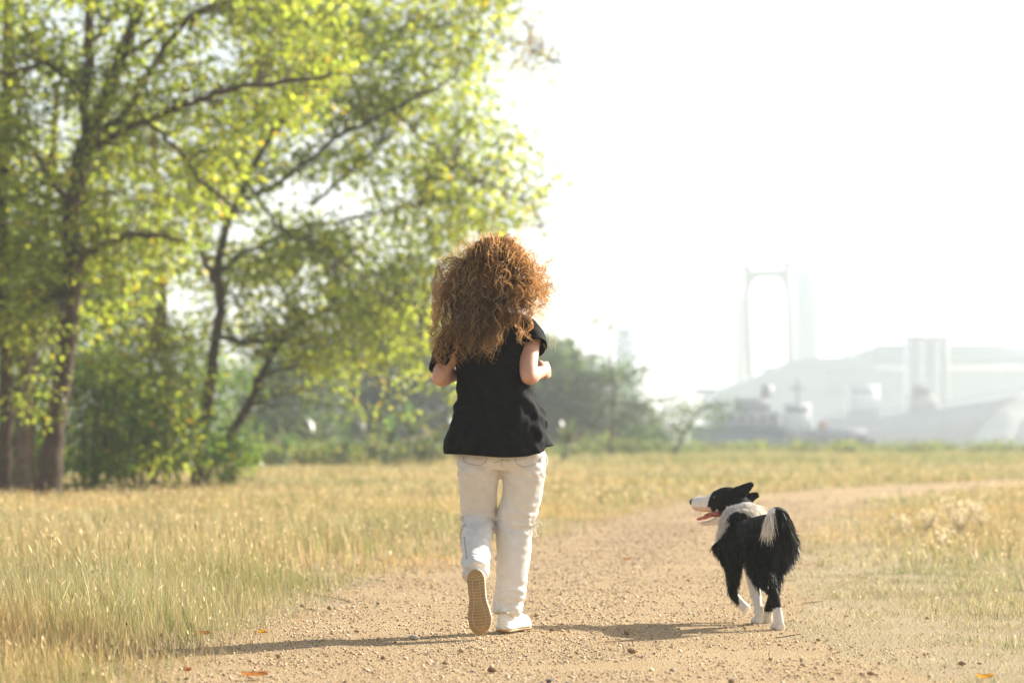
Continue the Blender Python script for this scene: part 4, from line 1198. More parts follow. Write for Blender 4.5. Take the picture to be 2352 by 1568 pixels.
    hem = (np.where(np.cos(th) > 0, .046, .024) * np.abs(np.cos(th))**1.6)[None, :] + .006*np.sin(th*3 + 1)[None, :]
    Z = Z + hem * np.clip(1 - t/.35, 0, 1)**1.5
    p = np.stack([X, Y, Z], -1).reshape(-1, 3)
    nrm = np.stack([cx_[None]*np.ones_like(X), sx_[None]*np.ones_like(X), 0*X], -1).reshape(-1, 3); nrm = norm(nrm)
    # folds: long diagonals over the back, flutes at the hem, creases at the waist
    q1 = np.column_stack([p[:, 0]*1.0 + p[:, 2]*.55, p[:, 1]*.6, p[:, 2]*.22 - p[:, 0]*.25])
    d1 = fbm(q1, 13, 2)
    q2 = np.column_stack([p[:, 0], p[:, 1], p[:, 2]*.25]); d2 = fbm(q2 + 7, 17, 2)
    q3 = np.column_stack([p[:, 0]*.6 - p[:, 2]*.5, p[:, 1], p[:, 2] + .35*p[:, 0]]); d3 = fbm(q3 + 3, 20, 2)
    tt = np.repeat(t, nc, 1).ravel()
    amp = .016*d1*(tt < .95) + .020*d2*np.clip(1 - tt/.5, 0, 1) + .007*d3
    side = np.clip((p[:, 0] - .06)/.08, 0, 1); amp += side*.007*np.sin(p[:, 2]*75 + 6*d2)*np.clip(1 - tt/.6, 0, 1)
    p = p + nrm*amp[:, None]
    i, j = np.meshgrid(np.arange(nr - 1), np.arange(nc), indexing='ij'); k = (j + 1) % nc
    fq = np.stack([i*nc + j, i*nc + k, (i+1)*nc + k, (i+1)*nc + j], -1).reshape(-1, 4)
    ms = MB(); ms.add(p, fq)
    for pts, rr, rz in (([H(1160, 752, .065), H(1190, 757, .055), H(1212, 774, .03), H(1225, 801, -.01)], [.060, .064, .064, .060], [.062, .066, .066, .060]),
                        ([H(1085, 758, .085), H(1052, 770, .085), H(1028, 805, .065), H(1011, 850, .02)], [.055, .062, .056, .047], [.062, .066, .062, .056])):
        P = catmull(np.column_stack([np.array(pts), rr, rz]), 26)
        sv, sf = tube(P[:, :3], P[:, 3], 40, cap=False, ry=P[:, 4])
        c = np.repeat(P[:, :3], 40, 0)
        sv = sv + norm(sv - c) * (.006*fbm(sv, 22, 2))[:, None]
        ms.add(sv, sf)
    sh = ms.build('t_shirt', M_shirt, body, smooth=True, use_cols=False)
    so = sh.modifiers.new('thickness', 'SOLIDIFY'); so.thickness = .0025; so.offset = -1

    # ---- jeans
    mj = MB()
    pel = [(1152, 985, .145, .115), (1151, 1020, .172, .122), (1152, 1050, .186, .122), (1152, 1066, .187, .112), (1152, 1078, .170, .090)]
    Q = catmull(np.array([[*H(a, b, .005), c, d] for a, b, c, d in pel]), 14)
    mj.add(*tube(Q[:, :3], Q[:, 3], 40, ry=Q[:, 4]))
    legR = [(1199, 1050, .0, .091), (1203, 1072, .0, .0935), (1201, 1105, .01, .086), (1197, 1145, .03, .083), (1186, 1185, .045, .080), (1182, 1212, .05, .0755), (1180, 1250, .04, .0735), (1176, 1300, .02, .067), (1173, 1345, .005, .063), (1166, 1385, -.005, .0605), (1163, 1411, -.008, .056)]
    legL = [(1103, 1050, .0, .091), (1100, 1072, .0, .0935), (1099, 1105, .02, .084), (1099, 1145, .05, .077), (1100, 1180, .07, .070), (1098, 1205, .06, .068), (1096, 1225, .0, .068), (1095, 1248, -.07, .064), (1094, 1275, -.15, .057), (1093, 1300, -.225, .055), (1091, 1318, -.285, .053)]
    for leg in (legR, legL):
        Q = catmull(np.array([[*H(a, b, c), r] for a, b, c, r in leg]), 60)
        sv, sf = tube(Q[:, :3], Q[:, 3], 44, ry=Q[:, 3]*.98)
        mj.add(sv, sf)
    v, fs = remesh(mj, .0055, 3, .5)
    n = vnormals(v, fs)
    z = v[:, 2]
    fold = fbm(np.column_stack([v[:, 0]*.35 + 3, v[:, 1]*.35, z + .18*v[:, 0]]), 46, 2)
    fold2 = fbm(np.column_stack([v[:, 0] + 9, v[:, 1], z*.6 + v[:, 0]*.6]), 9, 3)
    ax = np.column_stack([v[:, 0], v[:, 1], z])
    isL = v[:, 0] < H(1141, 1200)[0]
    zk = np.where(isL, .455, .455)
    A1 = .0006 + .0055*np.exp(-((z - zk)/.055)**2) + .0085*np.exp(-((z - .13)/.06)**2)*(~isL) + .007*np.exp(-((z - .30)/.05)**2)*isL + .0035*np.exp(-((z - .68)/.05)**2)
    v = v + n * (A1*fold*2.0 + .0050*fold2)[:, None]
    v = laplace(v, fs, .25)
    jeans = obj('jeans', v, fs, M_jean, body, smooth=True)
    bj = bvh_of(v, fs)
    def stitch(name, pts, r, mat=M_stitch, lift=.0015, n=24):
        Q = []
        for x, y in catmull(np.array([[a, b, 0.] for a, b in pts]), n)[:, :2]:
            h = onto(bj, x, y, lift)
            if h is not None: Q.append(h)
        if len(Q) > 3:
            m_ = MB(); m_.add(*tube(np.array(Q), r, 6)); return m_.build(name, mat, jeans, smooth=True, use_cols=False)
    stitch('pocket_seam', [(1064, 1048), (1066, 1058), (1082, 1066), (1104, 1067), (1116, 1058), (1118, 1048)], .0010)
    stitch('pocket_seam', [(1184, 1048), (1186, 1062), (1204, 1072), (1226, 1066), (1240, 1056), (1244, 1046)], .0010)
    stitch('yoke_seam', [(1132, 1062), (1145, 1060), (1153, 1056), (1170, 1058)], .0009)
    stitch('seat_seam', [(1153, 1052), (1153, 1062), (1153, 1070)], .0010)
    stitch('side_seam', [(1066, 1232), (1068, 1250), (1071, 1268), (1072, 1284)], .0011)
    stitch('side_seam', [(1069, 1202), (1061, 1216), (1058, 1234), (1060, 1252)], .0010)
    # frayed cotton at the torn knees and pocket
    mt = MB()
    for (cx, cy, sx, sy, m_) in ((1226, 1198, 4, 8, 24), (1228, 1214, 4, 7, 20), (1061, 1192, 3, 5, 12), (1140, 1170, 3, 8, 12), (1137, 1212, 3, 7, 14), (1256, 1056, 2, 12, 12), (1060, 1240, 3, 12, 14)):
        for _ in range(m_):
            x, y = rng.normal(cx, sx), rng.normal(cy, sy)
            h = onto(bj, x, y, .002)
            if h is None:
                h = H(min(max(x, 1058), 1226) , y, .03)
            a = rng.normal(0, 1, 3)*.011; b = a + rng.normal(0, 1, 3)*.010 + [0, 0, -.008]
            P = catmull(np.array([h, h + a, h + b]), 6)
            mt.add(*tube(P, .0009, 4, cap=False))
    for pts in ([(1220, 1210), (1232, 1222), (1230, 1232), (1222, 1228)], [(1254, 1042), (1258, 1058), (1253, 1072)], [(1222, 1196), (1233, 1200), (1234, 1206)]):
        P = catmull(np.array([H(x, y, .04) for x, y in pts]), 12); mt.add(*tube(P, .0022, 5))
    tag(mt.build('frayed_thread', M_thread, jeans, use_cols=False), kind='stuff')

    # ---- shoes
    def shoe(heel, fwd, up):
        fwd = norm(fwd); up = norm(np.asarray(up, float) - fwd*np.dot(up, fwd)); side = np.cross(fwd, up)
        Rm = np.column_stack([side, fwd, up])
        def tw(v): return np.asarray(v) @ Rm.T + heel
        Ln = .262; m_ = 34
        t = np.linspace(0, 1, m_)
        hw = np.interp(t, [0, .02, .06, .14, .3, .45, .6, .74, .86, .94, .98, 1], [.004, .016, .026, .034, .033, .032, .040, .046, .042, .030, .018, .004])
        cx = np.interp(t, [0, .3, .6, .8, 1], [0, -.001, .001, .003, -.002])
        spring = .014*np.clip((t - .72)/.28, 0, 1)**2 + .006*np.clip((.08 - t)/.08, 0, 1)
        def slab(z0, z1, grow, mat, name, par):
            a = np.linspace(0, 2*math.pi, 20, endpoint=False)
            ring = np.stack([np.sign(np.cos(a))*np.abs(np.cos(a))**.45, np.sign(np.sin(a))*np.abs(np.sin(a))**.45], -1)
            V = np.stack([cx[:, None] + ring[None, :, 0]*(hw + grow)[:, None], np.repeat((t*Ln)[:, None], 20, 1), spring[:, None] + (z0 + z1)/2 + ring[None, :, 1]*(z1 - z0)/2], -1).reshape(-1, 3)
            i, j = np.meshgrid(np.arange(m_ - 1), np.arange(20), indexing='ij'); k = (j + 1) % 20
            q = np.stack([i*20 + j, i*20 + k, (i+1)*20 + k, (i+1)*20 + j], -1).reshape(-1, 4)
            return obj(name, tw(V), [q, np.arange(20)[::-1][None], (np.arange(20) + (m_-1)*20)[None]], mat, par, smooth=True)
        # upper
        ht = np.interp(t, [0, .02, .1, .2, .32, .45, .6, .78, .9, .97, 1], [.050, .076, .088, .086, .084, .074, .058, .046, .036, .022, .008])
        a = np.linspace(0, 2*math.pi, 28, endpoint=False)
        ca = np.sign(np.cos(a))*np.abs(np.cos(a))**.8; sa = np.sin(a)
        uw = hw*np.where(t < .4, .93, .97)
        taper = np.clip(1 - .42*np.clip(sa, 0, 1)[None, :]**2*(t < .5)[:, None], .5, 1)
        V = np.stack([cx[:, None] + ca[None]*uw[:, None]*taper, np.repeat((t*Ln*.985 + .002)[:, None], 28, 1), spring[:, None] + .018 + np.where(sa[None] > 0, sa[None]*ht[:, None], sa[None]*.006)], -1).reshape(-1, 3)
        i, j = np.meshgrid(np.arange(m_ - 1), np.arange(28), indexing='ij'); k = (j + 1) % 28
        q = np.stack([i*28 + j, i*28 + k, (i+1)*28 + k, (i+1)*28 + j], -1).reshape(-1, 4)
        up_o = obj('shoe', tw(V), [q, np.arange(28)[::-1][None], (np.arange(28) + (m_-1)*28)[None]], M_shoe, body, smooth=True)
        slab(.007, .026, .003, M_mid, 'midsole', up_o)
        slab(0, .0085, .0015, M_gum, 'outsole', up_o)
        # heel tab and collar
        P = np.array([[math.cos(x)*.0265, .026 - math.sin(x)*.027, .078 + .005*math.sin(x)] for x in np.linspace(.35, math.pi - .35, 16)])
        mm = MB(); mm.add(*tube(tw(P), .004, 8, ry=.012)); mm.build('heel_tab', M_tab, up_o, smooth=True, use_cols=False)
        for kk in range(4):
            y = .10 + kk*.022; z = .018 + np.interp(y/Ln, t, ht)*.98
            P = np.array([[s*.024, y + .003*s, z - .010*abs(s)] for s in np.linspace(-1, 1, 7)])
            mm = MB(); mm.add(*tube(tw(P), .0028, 6)); mm.build('lace', M_shoe, up_o, smooth=True, use_cols=False)
        # tread: pale cross ribs and one long loop
        for kk in range(17):
            tt_ = .115 + kk*.047; y = tt_*Ln; w_ = np.interp(tt_, t, hw)*.93; sp = np.interp(tt_, t, spring); c_ = np.interp(tt_, t, cx)
            if kk == 0: w_ *= .9
            P = np.array([[c_ - w_, y, sp - .0006], [c_, y + .002, sp - .0006], [c_ + w_, y, sp - .0006]])
            mm = MB(); mm.add(*tube(tw(P), .0011, 5)); mm.build('tread_rib', M_line, up_o, use_cols=False)
        tl = np.array([.16, .16, .3, .45, .6, .72, .84, .93]); fr = np.array([.0, .42, .46, .42, .50, .60, .55, .1])
        lf_ = [[np.interp(a_, t, cx) - f_*np.interp(a_, t, hw), a_*Ln, np.interp(a_, t, spring) - .0012] for a_, f_ in zip(tl, fr)]
        rt_ = [[np.interp(a_, t, cx) + f_*np.interp(a_, t, hw), a_*Ln, np.interp(a_, t, spring) - .0012] for a_, f_ in zip(tl, fr)][::-1]
        mm = MB(); mm.add(*tube(tw(np.vstack([catmull(np.array(lf_[1:]), 20), catmull(np.array(rt_[:-1]), 20), np.array([lf_[1]])])), .0014, 5)); mm.build('tread_loop', M_line, up_o, use_cols=False)
        return up_o
    shoe(np.array([H(1150, 1455)[0], PD - .085, .0135]), (math.sin(.40), math.cos(.40), 0), (0, 0, 1))
    hl = W(1091, 1306, PD - .345)
    tip = W(1103, 1455, PD - .375)
    shoe(hl, tip - hl, (.10, 1, -.05))
    return body, HC, rng
PERSON, HEADC, prng = make_person()

def make_hair():
    rng = np.random.default_rng(8)
    m = 48
    V, C, Wd = [], [], []
    mb = MB()
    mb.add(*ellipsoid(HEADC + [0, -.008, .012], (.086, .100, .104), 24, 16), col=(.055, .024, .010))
    def lock(root, pts, ns, wl, ampl, tight, tone, gold, width=.0022, cutlo=.78):
        base = catmull(np.array([root] + pts), m)
        seg = np.concatenate([[0], np.cumsum(np.linalg.norm(np.diff(base, axis=0), axis=1))])
        T, N, B = frames(base)
        ph0 = rng.uniform(0, 6.28); hd_ = rng.choice([-1, 1]); t = np.linspace(0, 1, m)
        # slow wander so that no two locks run alike
        wv = rng.uniform(.09, .16); wp = rng.uniform(0, 6.28, 2); wa = rng.uniform(.002, .009)
        base = base + N*(np.sin(seg/wv*6.28 + wp[0])*wa*t)[:, None] + B*(np.sin(seg/wv*5.1 + wp[1])*wa*t)[:, None]
        for k in range(ns):
            out = k % 6 == 0
            o2 = rng.normal(0, tight, 2)*(2.6 if out else 1); rj = rng.normal(0, .007, 3)
            spread = .6 + .9*t + .9*np.clip((t - .75)/.25, 0, 1)
            wk = wl*rng.uniform(.97, 1.04)*(rng.uniform(.8, 1.25) if out else 1)
            ph = ph0 + rng.normal(0, .28) + hd_*2*math.pi*seg/wk
            a = ampl*rng.uniform(.8, 1.2)*np.clip(t/.25, 0, 1)*(1 + .5*t)
            P = base + N*(np.cos(ph)*a + o2[0]*spread)[:, None] + B*(np.sin(ph)*a + o2[1]*spread)[:, None] + rj*(1 - t)[:, None]
            cut = rng.uniform(cutlo, 1.0); tn = np.linspace(0, cut, m)
            P = np.column_stack([np.interp(tn, t, P[:, q]) for q in range(3)])
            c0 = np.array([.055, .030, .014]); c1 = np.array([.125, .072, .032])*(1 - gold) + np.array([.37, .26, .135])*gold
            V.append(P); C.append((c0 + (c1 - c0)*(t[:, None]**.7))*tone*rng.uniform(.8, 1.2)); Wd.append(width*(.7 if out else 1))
    cnt = 0
    while cnt < 300:
        d = norm(rng.normal(0, 1, 3))
        if (d[1] > .45 and d[2] < .5) or d[2] < -.5: continue
        cnt += 1
        s, b, e = d
        root = HEADC + d*[.080, .098, .106]
        loose = cnt % 4 == 0
        vol = rng.uniform(.98, 1.24) if loose else rng.uniform(.45, .97)
        sj = np.clip(s + rng.normal(0, .16), -1, 1)
        zlow = np.interp(sj, [-1, -.5, -.1, .25, .55, 1], [1.10, 1.09, 1.13, 1.22, 1.25, 1.30])
        z_end = rng.uniform(zlow, zlow + rng.choice([.05, .12, .22]))
        up = .04*max(0, e) + .015
        p1 = root + d*[.06, .05, .05]*vol + [0, 0, up]
        xo = np.where(s < 0, .225, .215)*s*vol
        p2 = np.array([HEADC[0] + xo, HEADC[1] + b*.16*vol - .02, 1.45 + e*.08])
        if z_end > p2[2] - .06: p2[2] = z_end + .08
        xe = HEADC[0] + xo*np.where(s < 0, .96, .86) + rng.normal(0, .016)
        ye = HEADC[1] + b*.15*vol - .055
        if z_end < 1.33: ye = min(ye, PD - .105) - rng.uniform(0, .06)
        p3 = np.array([xe, ye, z_end]); pm = p2*.48 + p3*.52 + rng.normal(0, .010, 3)
        if pm[2] < 1.34: pm[1] = min(pm[1], PD - .10) - rng.uniform(0, .04)
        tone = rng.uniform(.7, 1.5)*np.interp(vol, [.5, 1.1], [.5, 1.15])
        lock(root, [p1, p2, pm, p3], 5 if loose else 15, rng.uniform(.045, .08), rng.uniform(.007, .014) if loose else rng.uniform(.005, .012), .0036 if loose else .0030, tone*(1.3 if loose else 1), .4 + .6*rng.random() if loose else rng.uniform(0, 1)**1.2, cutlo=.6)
    # a few long free locks: over the left sleeve, down the middle of the back
    for (x0, y0, x1, y1, x2, y2) in ((1050, 660, 1012, 760, 1002, 858), (1040, 650, 1000, 740, 992, 835), (1060, 680, 1030, 780, 1016, 862), (1070, 700, 1050, 780, 1034, 850), (1020, 640, 1004, 700, 1006, 790), (1120, 700, 1112, 770, 1136, 838),
                                 (1110, 690, 1100, 770, 1120, 822), (1095, 690, 1085, 770, 1076, 815), (1150, 690, 1150, 750, 1140, 800), (1030, 670, 1000, 770, 1010, 845), (1012, 620, 998, 680, 1000, 745), (1180, 680, 1190, 740, 1200, 792),
                                 (1200, 660, 1215, 720, 1214, 786), (1085, 680, 1066, 780, 1058, 842), (1225, 640, 1250, 680, 1238, 745)):
        root = H((x0 + 1137)/2, 600, .06)
        lock(root, [H(x0, y0 - 20, -.02), H(x1, y1, -.105), H((x1 + x2)/2, (y1 + y2)/2, -.13), H(x2, y2, -.125)], 14, rng.uniform(.05, .075), rng.uniform(.006, .010), .003, rng.uniform(1.0, 1.6), rng.uniform(.3, 1), cutlo=.86)
    n_main = len(V)
    # stray hairs round the outline, backlit rim put into their lighter colour
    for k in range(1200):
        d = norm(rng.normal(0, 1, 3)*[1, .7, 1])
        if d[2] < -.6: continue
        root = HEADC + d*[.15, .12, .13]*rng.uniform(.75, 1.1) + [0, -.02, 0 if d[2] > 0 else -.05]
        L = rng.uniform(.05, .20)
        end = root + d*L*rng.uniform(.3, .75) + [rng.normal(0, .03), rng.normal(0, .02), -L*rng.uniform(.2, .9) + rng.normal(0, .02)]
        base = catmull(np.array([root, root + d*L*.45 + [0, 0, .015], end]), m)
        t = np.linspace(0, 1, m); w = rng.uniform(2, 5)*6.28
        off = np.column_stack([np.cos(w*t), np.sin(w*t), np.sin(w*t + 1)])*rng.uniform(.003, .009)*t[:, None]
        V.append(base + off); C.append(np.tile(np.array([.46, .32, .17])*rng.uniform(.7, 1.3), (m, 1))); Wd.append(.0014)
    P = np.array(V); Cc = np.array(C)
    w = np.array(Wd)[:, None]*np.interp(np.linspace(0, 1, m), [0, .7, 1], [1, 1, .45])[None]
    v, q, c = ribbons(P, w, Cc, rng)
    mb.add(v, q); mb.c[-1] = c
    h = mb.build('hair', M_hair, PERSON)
    h['label'] = 'voluminous curly auburn hair bouncing loose'
make_hair()

# ------------------------------------------------------------------ the dog
DC = np.array([1.05, 10.49]); DF = np.array([-.34, .94]); DLv = np.array([-.94, -.34])
def DL(a, b, z): return np.array([DC[0] + a*DF[0] + b*DLv[0], DC[1] + a*DF[1] + b*DLv[1], z])
M_fur = principled('dog_fur', rough=.45, spec=.16, vary=0, attr=True, trans=.22, trans_tint=(1.3, 1.25, 1.15))
M_dogskin = principled('dog_coat', rough=.7, spec=.1, vary=.1, scale=60, attr=True)
M_nose = principled('dog_nose', (.012, .011, .011), .35, spec=.5, vary=.1, bump=.3, bump_scale=300)
M_tongue = principled('dog_tongue', (.46, .15, .12), .35, spec=.5, vary=.12, scale=80, trans=.25, trans_tint=(1.5, .8, .6))
M_mouth = principled('dog_mouth', (.20, .035, .03), .5, vary=.15, scale=60)
M_eye = principled('dog_eye', (.03, .016, .008), .1, spec=.7, vary=0)
M_tooth = principled('dog_tooth', (.75, .70, .58), .3, vary=0)

def make_dog():
    rng = np.random.default_rng(17)
    mb = MB(); SK = []          # skeleton samples: (point, part, t)
    def part(name, pts, rv, rh=None, n=18, seg=16):
        Q = catmull(np.column_stack([np.array(pts), rv, rv if rh is None else rh]), n)
        mb.add(*tube(Q[:, :3], Q[:, 3], seg, ry=Q[:, 4]))
        for k, p in enumerate(Q): SK.append((p[:3], name, k/(n - 1)))
        return Q
    part('body', [DL(-.29, 0, .405), DL(-.25, 0, .405), DL(-.15, 0, .40), DL(0, 0, .375), DL(.12, .0, .345), DL(.22, .0, .345), DL(.29, .0, .35)],
         [.036, .068, .086, .090, .100, .096, .07], [.036, .052, .060, .061, .064, .062, .05], 24, 22)
    part('neck', [DL(.16, -.01, .40), W(1718, 1195, 10.70), W(1698, 1164, 10.77)], [.085, .078, .060], [.08, .072, .055])
    part('ruff', [W(1696, 1168, 10.76), W(1684, 1195, 10.73), W(1680, 1220, 10.70), W(1684, 1240, 10.69)], [.045, .054, .046, .03], None, 12)
    HD = norm(W(1590, 1155, 10.90) - W(1695, 1150, 10.78))
    part('head', [W(1708, 1152, 10.765), W(1690, 1149, 10.785), W(1668, 1148, 10.81), W(1648, 1151, 10.835), W(1632, 1156, 10.85), W(1612, 1157, 10.875), W(1599, 1156.5, 10.89), W(1592, 1156.5, 10.898)],
         [.034, .054, .060, .051, .039, .034, .032, .026], [.034, .054, .057, .046, .035, .031, .029, .023], 30)
    part('jaw', [W(1674, 1176, 10.80), W(1660, 1187, 10.822), W(1641, 1197, 10.845), W(1623, 1201, 10.865), W(1610, 1200, 10.88)], [.038, .028, .015, .0115, .009], [.034, .028, .020, .017, .013])
    # ears: flattened cones
    def ear(name, a, b, c, w0, w1, th):
        Q = catmull(np.array([a, b, c]), 12); t = np.linspace(0, 1, 12)
        ax = norm(c - a); wdir = norm(np.cross(ax, [.15, -1, .1])); nd = np.cross(ax, wdir)
        w = np.interp(t, [0, .35, .75, 1], [w0, w0*1.02, w0*.66, w1]); an = np.linspace(0, 2*math.pi, 14, endpoint=False)
        V = (Q[:, None] + wdir*(np.cos(an)[None, :, None]*w[:, None, None]) + nd*(np.sin(an)[None, :, None]*th)).reshape(-1, 3)
        V = np.vstack([V, Q[0], Q[-1] + ax*.004]); m_ = 14
        i, j = np.meshgrid(np.arange(11), np.arange(m_), indexing='ij'); k = (j + 1) % m_
        q = np.stack([i*m_ + j, i*m_ + k, (i+1)*m_ + k, (i+1)*m_ + j], -1).reshape(-1, 4)
        j = np.arange(m_); k = (j + 1) % m_
        tr = np.vstack([np.stack([np.full(m_, 168), k, j], -1), np.stack([np.full(m_, 169), 154 + j, 154 + k], -1)])
        mb.add(V, [q, tr])
        for kk, p in enumerate(Q): SK.append((p, name, t[kk]))
    ear('ear', W(1682, 1141, 10.755), W(1705, 1127, 10.745), W(1729, 1110, 10.735), .035, .012, .0095)
    ear('ear2', W(1706, 1153, 10.86), W(1726, 1141, 10.87), W(1742, 1135, 10.865), .028, .014, .0095)
    # legs
    part('LH', [DL(-.17, .045, .39), DL(-.175, .052, .31), DL(-.20, .058, .235), DL(-.295, .055, .165), DL(-.325, .048, .09), DL(-.335, .044, .03)], [.085, .076, .052, .026, .020, .021], [.068, .060, .046, .024, .020, .022])
    part('LHp', [DL(-.345, .044, .022), DL(-.315, .044, .020), DL(-.285, .046, .014)], [.021, .021, .013], [.024, .027, .018], 8)
    part('RH', [DL(-.17, -.040, .39), DL(-.15, -.055, .31), DL(-.07, -.065, .24), DL(-.07, -.062, .145), DL(-.005, -.070, .075), DL(.02, -.074, .03)], [.078, .068, .044, .024, .020, .019], [.056, .046, .036, .022, .020, .020])
    part('RHp', [DL(.01, -.074, .020), DL(.045, -.074, .018), DL(.07, -.074, .013)], [.019, .020, .012], [.022, .025, .017], 8)
    part('RF', [DL(.20, -.055, .35), DL(.13, -.050, .26), DL(.07, -.036, .18), DL(.015, -.022, .10), DL(-.015, -.018, .035)], [.060, .038, .027, .020, .019], [.05, .036, .026, .020, .020])
    part('RFp', [DL(-.02, -.018, .02), DL(.01, -.018, .019), DL(.045, -.016, .013)], [.018, .020, .012], [.022, .025, .017], 8)
    part('LF', [DL(.20, .050, .35), DL(.15, .032, .26), DL(.165, .022, .18), DL(.168, .020, .125), DL(.13, .0, .085), DL(.10, -.014, .058)], [.065, .044, .028, .021, .018, .023], [.055, .042, .027, .021, .018, .024])
    # tail core
    tail = part('tail', [DL(-.25, -.01, .44), W(1801, 1212, 10.18), W(1803, 1186, 10.14), W(1789, 1173, 10.11), W(1771, 1177, 10.09), W(1762, 1196, 10.08)], [.034, .024, .020, .018, .015, .008], None, 26)
    v, fs = remesh(mb, .0055, 3, .5)
    sp = np.array([s[0] for s in SK]); sn = [s[1] for s in SK]; st = np.array([s[2] for s in SK])
    names = sorted(set(sn)); sid = np.array([names.index(x) for x in sn])
    def nearest(p):
        out = np.empty(len(p), int)
        for i in range(0, len(p), 4000):
            d = np.linalg.norm(p[i:i+4000, None] - sp[None], axis=2); out[i:i+4000] = np.argmin(d, 1)
        return out
    BLK = np.array([.007, .0066, .0062]); WHT = np.array([.74, .70, .64]); PNK = np.array([.62, .36, .28])
    h0 = W(1708, 1152, 10.765)
    def coat(p, jit=True):
        k = nearest(p); nm = np.array([names[i] for i in sid[k]]); t = st[k]
        nz = fbm(p, 30, 2)*.5
        white = np.zeros(len(p), bool)
        q = p[:, :2] - DC; xa = q @ DF; yb = q @ DLv; z = p[:, 2]
        ha = (p - h0) @ HD
        hm = nm == 'head'
        # muzzle white, skull black, thin blaze over the brow
        white |= hm & (ha + .35*(z - .50) + .006*nz > .168)
        white |= (nm == 'jaw') & (t > .12)
        white |= (nm == 'jaw') & (z < .47)
        white |= (nm == 'neck') & (t > .22 + .10*nz) & ~((z > .535))
        white |= (nm == 'neck') & (t > .45)
        white |= (nm == 'ruff')
        white |= (nm == 'body') & (xa > .245 + .02*nz) & (z < .43)
        white |= (nm == 'body') & (xa > .10) & (z < .265)
        for leg, zz in (('LH', .095), ('RH', .055), ('RF', .27), ('LF', .0)): white |= (nm == leg) & (z < zz + .012*nz)
        white |= np.isin(nm, ['LHp', 'RHp', 'RFp'])
        white |= (nm == 'LF') & (z < .16) & ((p[:, 0] - DC[0]) > -.055 + .01*nz)
        white |= (nm == 'tail') & (t > .72 + .05*nz)
        c = np.where(white[:, None], WHT, BLK)
        lip = hm & (ha > .15) & (z < W(0, 1163, 10.88)[2]); c[lip] = PNK*.6 + WHT*.4
        tan = (nm == 'jaw') & (t > .3); c[tan] = WHT*.7 + np.array([.55, .35, .16])*.3
        tn = (nm == 'LF') & (z < .085) & ~white; c[tn] = np.array([.16, .10, .05])
        return c, nm, t, xa, yb, white
    c, *_ = coat(v)
    root = obj('dog', v, fs, M_dogskin, None, c, smooth=True, loc=(DC[0], DC[1], 0))
    tag(root, 'black and white collie trotting away, head turned left, mouth open', 'dog')
    bd = bvh_of(v, fs)
    # nose, eye, mouth, tongue, teeth
    nv, nf = ellipsoid(W(1590.5, 1152.5, 10.90), (.0145, .016, .0155), 14, 10); obj('nose', nv, nf, M_nose, root, smooth=True)
    e = onto(bd, 1641, 1141, -.0045)
    if e is not None:
        nv, nf = ellipsoid(e, (.0085, .0065, .0075), 12, 8); obj('eye', nv, nf, M_eye, root, smooth=True)
    e2 = e + np.array([-.012, .082, 0]); nv, nf = ellipsoid(e2, (.0085, .0065, .0075), 12, 8); obj('eye', nv, nf, M_eye, root, smooth=True)
    mm = MB(); mm.add(*tube(catmull(np.array([W(1660, 1180, 10.795), W(1648, 1181, 10.825), W(1634, 1181, 10.845), W(1622, 1184, 10.862)]), 10), np.linspace(.015, .008, 10), 10, ry=np.linspace(.022, .014, 10))); mm.build('mouth_lining', M_mouth, root, smooth=True, use_cols=False)
    mm = MB(); mm.add(*tube(catmull(np.array([W(1656, 1180, 10.80), W(1640, 1179, 10.832), W(1622, 1187, 10.858), W(1608, 1191, 10.878), W(1601, 1192.5, 10.886)]), 16), np.interp(np.linspace(0, 1, 16), [0, .5, .9, 1], [.010, .0085, .006, .003]), 10, ry=np.interp(np.linspace(0, 1, 16), [0, .5, .9, 1], [.016, .016, .014, .005]))); mm.build('tongue', M_tongue, root, smooth=True, use_cols=False)
    for (x, y, dx, dy) in ((1617, 1171, 0, 7), (1628, 1173, .5, 4.5), (1613, 1193, 1, -6)):
        P = np.array([W(x, y, 10.855), W(x + dx, y + dy, 10.855)]); mm = MB(); mm.add(*tube(P, [.003, .0006], 6)); mm.build('tooth', M_tooth, root, smooth=True, use_cols=False)

    # ---- fur
    tri = np.vstack([np.vstack([f[:, [0, 1, 2]], f[:, [0, 2, 3]]]) if f.shape[1] == 4 else f for f in fs])
    a, b, cc = v[tri[:, 0]], v[tri[:, 1]], v[tri[:, 2]]
    cr = np.cross(b - a, cc - a); area = np.linalg.norm(cr, axis=1)/2
    nS = 26000
    def sample(n, wts):
        k = rng.choice(len(tri), n, p=wts/wts.sum())
        r1, r2 = rng.random(n), rng.random(n); s = np.sqrt(r1)
        p = a[k]*(1 - s)[:, None] + b[k]*(s*(1 - r2))[:, None] + cc[k]*(s*r2)[:, None]
        return p, norm(cr[k])
    cen = (a + b + cc)/3
    nmc = np.array([names[i] for i in sid[nearest(cen)]])
    wt = area*np.where(nmc == 'tail', 5.0, np.where(np.isin(nmc, ['neck', 'ruff']), 1.8, 1.0))
    p, nn = sample(nS, wt)
    col, nm, t, xa, yb, white = coat(p)
    F3 = np.array([DF[0], DF[1], 0]); L3 = np.array([DLv[0], DLv[1], 0])
    flow = np.tile(-F3*.75 + np.array([0, 0, -.65]), (nS, 1)); ln = np.full(nS, .026)
    lift = np.full(nS, .28)
    is_ = lambda *k: np.isin(nm, k)
    ln[is_('body')] = .026
    ln[is_('body') & (p[:, 2] < .33)] = .036
    ln[is_('body') & (p[:, 2] < .29)] = .05
    ln[is_('LH', 'RH') & (p[:, 2] > .2)] = .032
    back = is_('LH', 'RH') & (p[:, 2] > .17) & (((p - 0)[:, :2] - DC) @ DF < -.20)
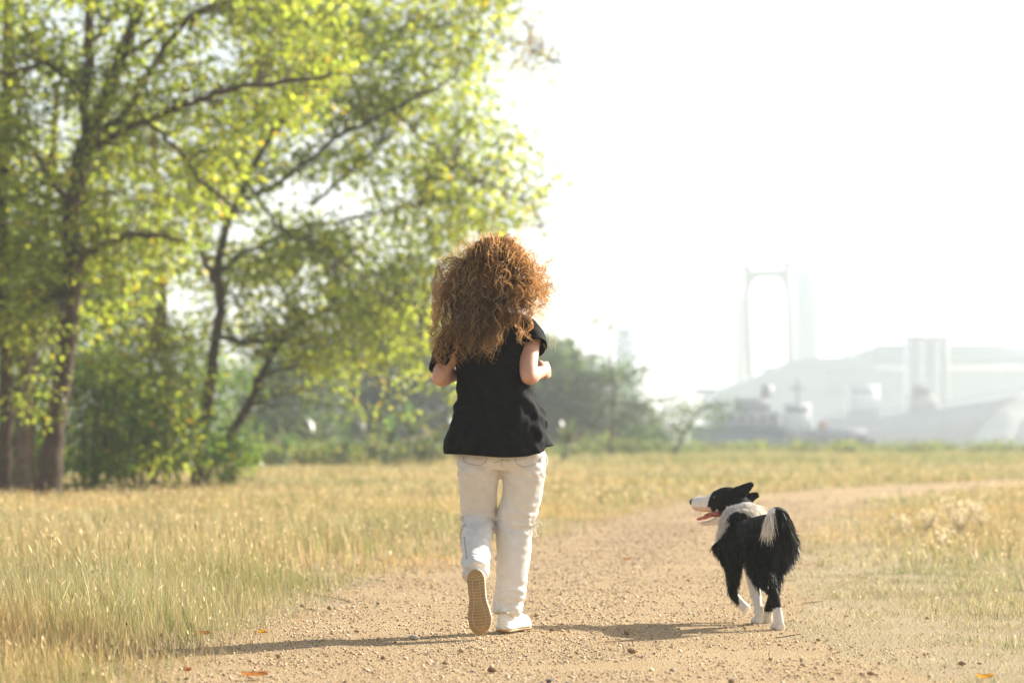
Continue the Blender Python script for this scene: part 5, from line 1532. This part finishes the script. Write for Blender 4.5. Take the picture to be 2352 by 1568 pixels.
    ln[back] = np.where(yb[back] < 0, .022, .042); lift[back] = .4; flow[back] = -F3*.35 + np.array([0, 0, -1])
    low = is_('LH', 'RH', 'LF', 'RF', 'LHp', 'RHp', 'RFp') & (p[:, 2] < .19); ln[low] = .017; flow[low] = [0, 0, -1]; lift[low] = .2
    fb = is_('LF', 'RF') & (p[:, 2] > .13); ln[fb] = .026; flow[fb] = -F3*.6 + np.array([0, 0, -1])
    paws = is_('LHp', 'RHp', 'RFp'); ln[paws] = .007
    nk = is_('neck', 'ruff'); ln[nk] = .046; flow[nk] = -HD*.5 + np.array([0, 0, -.8]) - F3*.3; lift[nk] = .42
    hd = is_('head'); ln[hd] = .010; flow[hd] = -HD; lift[hd] = .22
    muzz = hd & (t > .55); ln[muzz] = .0045
    jw = is_('jaw'); ln[jw] = .008; flow[jw] = -HD + [0, 0, -.2]
    jb = jw & (nn[:, 2] < -.4); ln[jb] = .014; flow[jb] = [0, 0, -1.]; lift[jb] = .6
    er = is_('ear', 'ear2'); ln[er] = .010; flow[er] = norm(W(1723, 1117, 10.735) - W(1682, 1142, 10.755)); lift[er] = .15
    tf = hd & (p[:, 2] > W(0, 1132, 10.77)[2]) & ((p - h0) @ HD < .05); ln[tf] = .022; flow[tf] = [.6, 0, .8]; lift[tf] = .5
    tl = is_('tail'); ln[tl] = np.where(t[tl] < .6, rng.uniform(.07, .115, tl.sum()), rng.uniform(.05, .085, tl.sum())); lift[tl] = .20
    tt = t[tl][:, None]; flow[tl] = np.array([.0, -.10, -1.0]) + np.where(tt > .6, np.array([-.06, 0, 0]), np.array([.02, 0, 0]))
    ln[tl & (t < .15)] = .05
    flow = flow - nn*np.sum(flow*nn, 1, keepdims=True)*np.where(tl, .15, .8)[:, None]
    dirn = norm(norm(flow) + nn*lift[:, None] + rng.normal(0, .11, (nS, 3)))
    ln = ln*rng.uniform(.6, 1.25, nS)
    m = 5; s = np.linspace(0, 1, m)[None, :, None]
    grav = np.array([0, 0, -1.])[None, None]*(ln*.22)[:, None, None]*s**2
    P = p[:, None] - nn[:, None]*.002 + dirn[:, None]*ln[:, None, None]*s + grav
    P = P + np.where(tl, .006, .002)[:, None, None]*np.sin(s*3 + rng.uniform(0, 6, (nS, 1, 1)))*rng.normal(0, 1, (nS, 1, 3))*s
    P[:, :, 2] = np.maximum(P[:, :, 2], .004)
    w = np.where(tl, .0026, np.clip(ln*.075, .0014, .0026))[:, None]*np.interp(np.linspace(0, 1, m), [0, .6, 1], [1, .85, .15])[None]
    col = np.clip(col*(1 + .12*rng.standard_normal((nS, 1))), .004, .9)
    vv, q, c2 = ribbons(P, w, np.repeat(col[:, None], m, 1), rng)
    fur = obj('fur', vv, q, M_fur, root, c2); fur['label'] = 'long black and white coat with feathered tail'
    # whiskers
    mm = MB()
    for k in range(10):
        b0 = W(1606 + rng.uniform(-4, 8), 1172 + rng.uniform(-2, 2), 10.862); mm.add(*tube(np.array([b0, b0 + [rng.normal(-.006, .006), -.01, -.018 - rng.uniform(0, .01)]]), .0005, 3, cap=False))
    tag(mm.build('whisker', M_tooth, root, use_cols=False), kind='stuff')
make_dog()
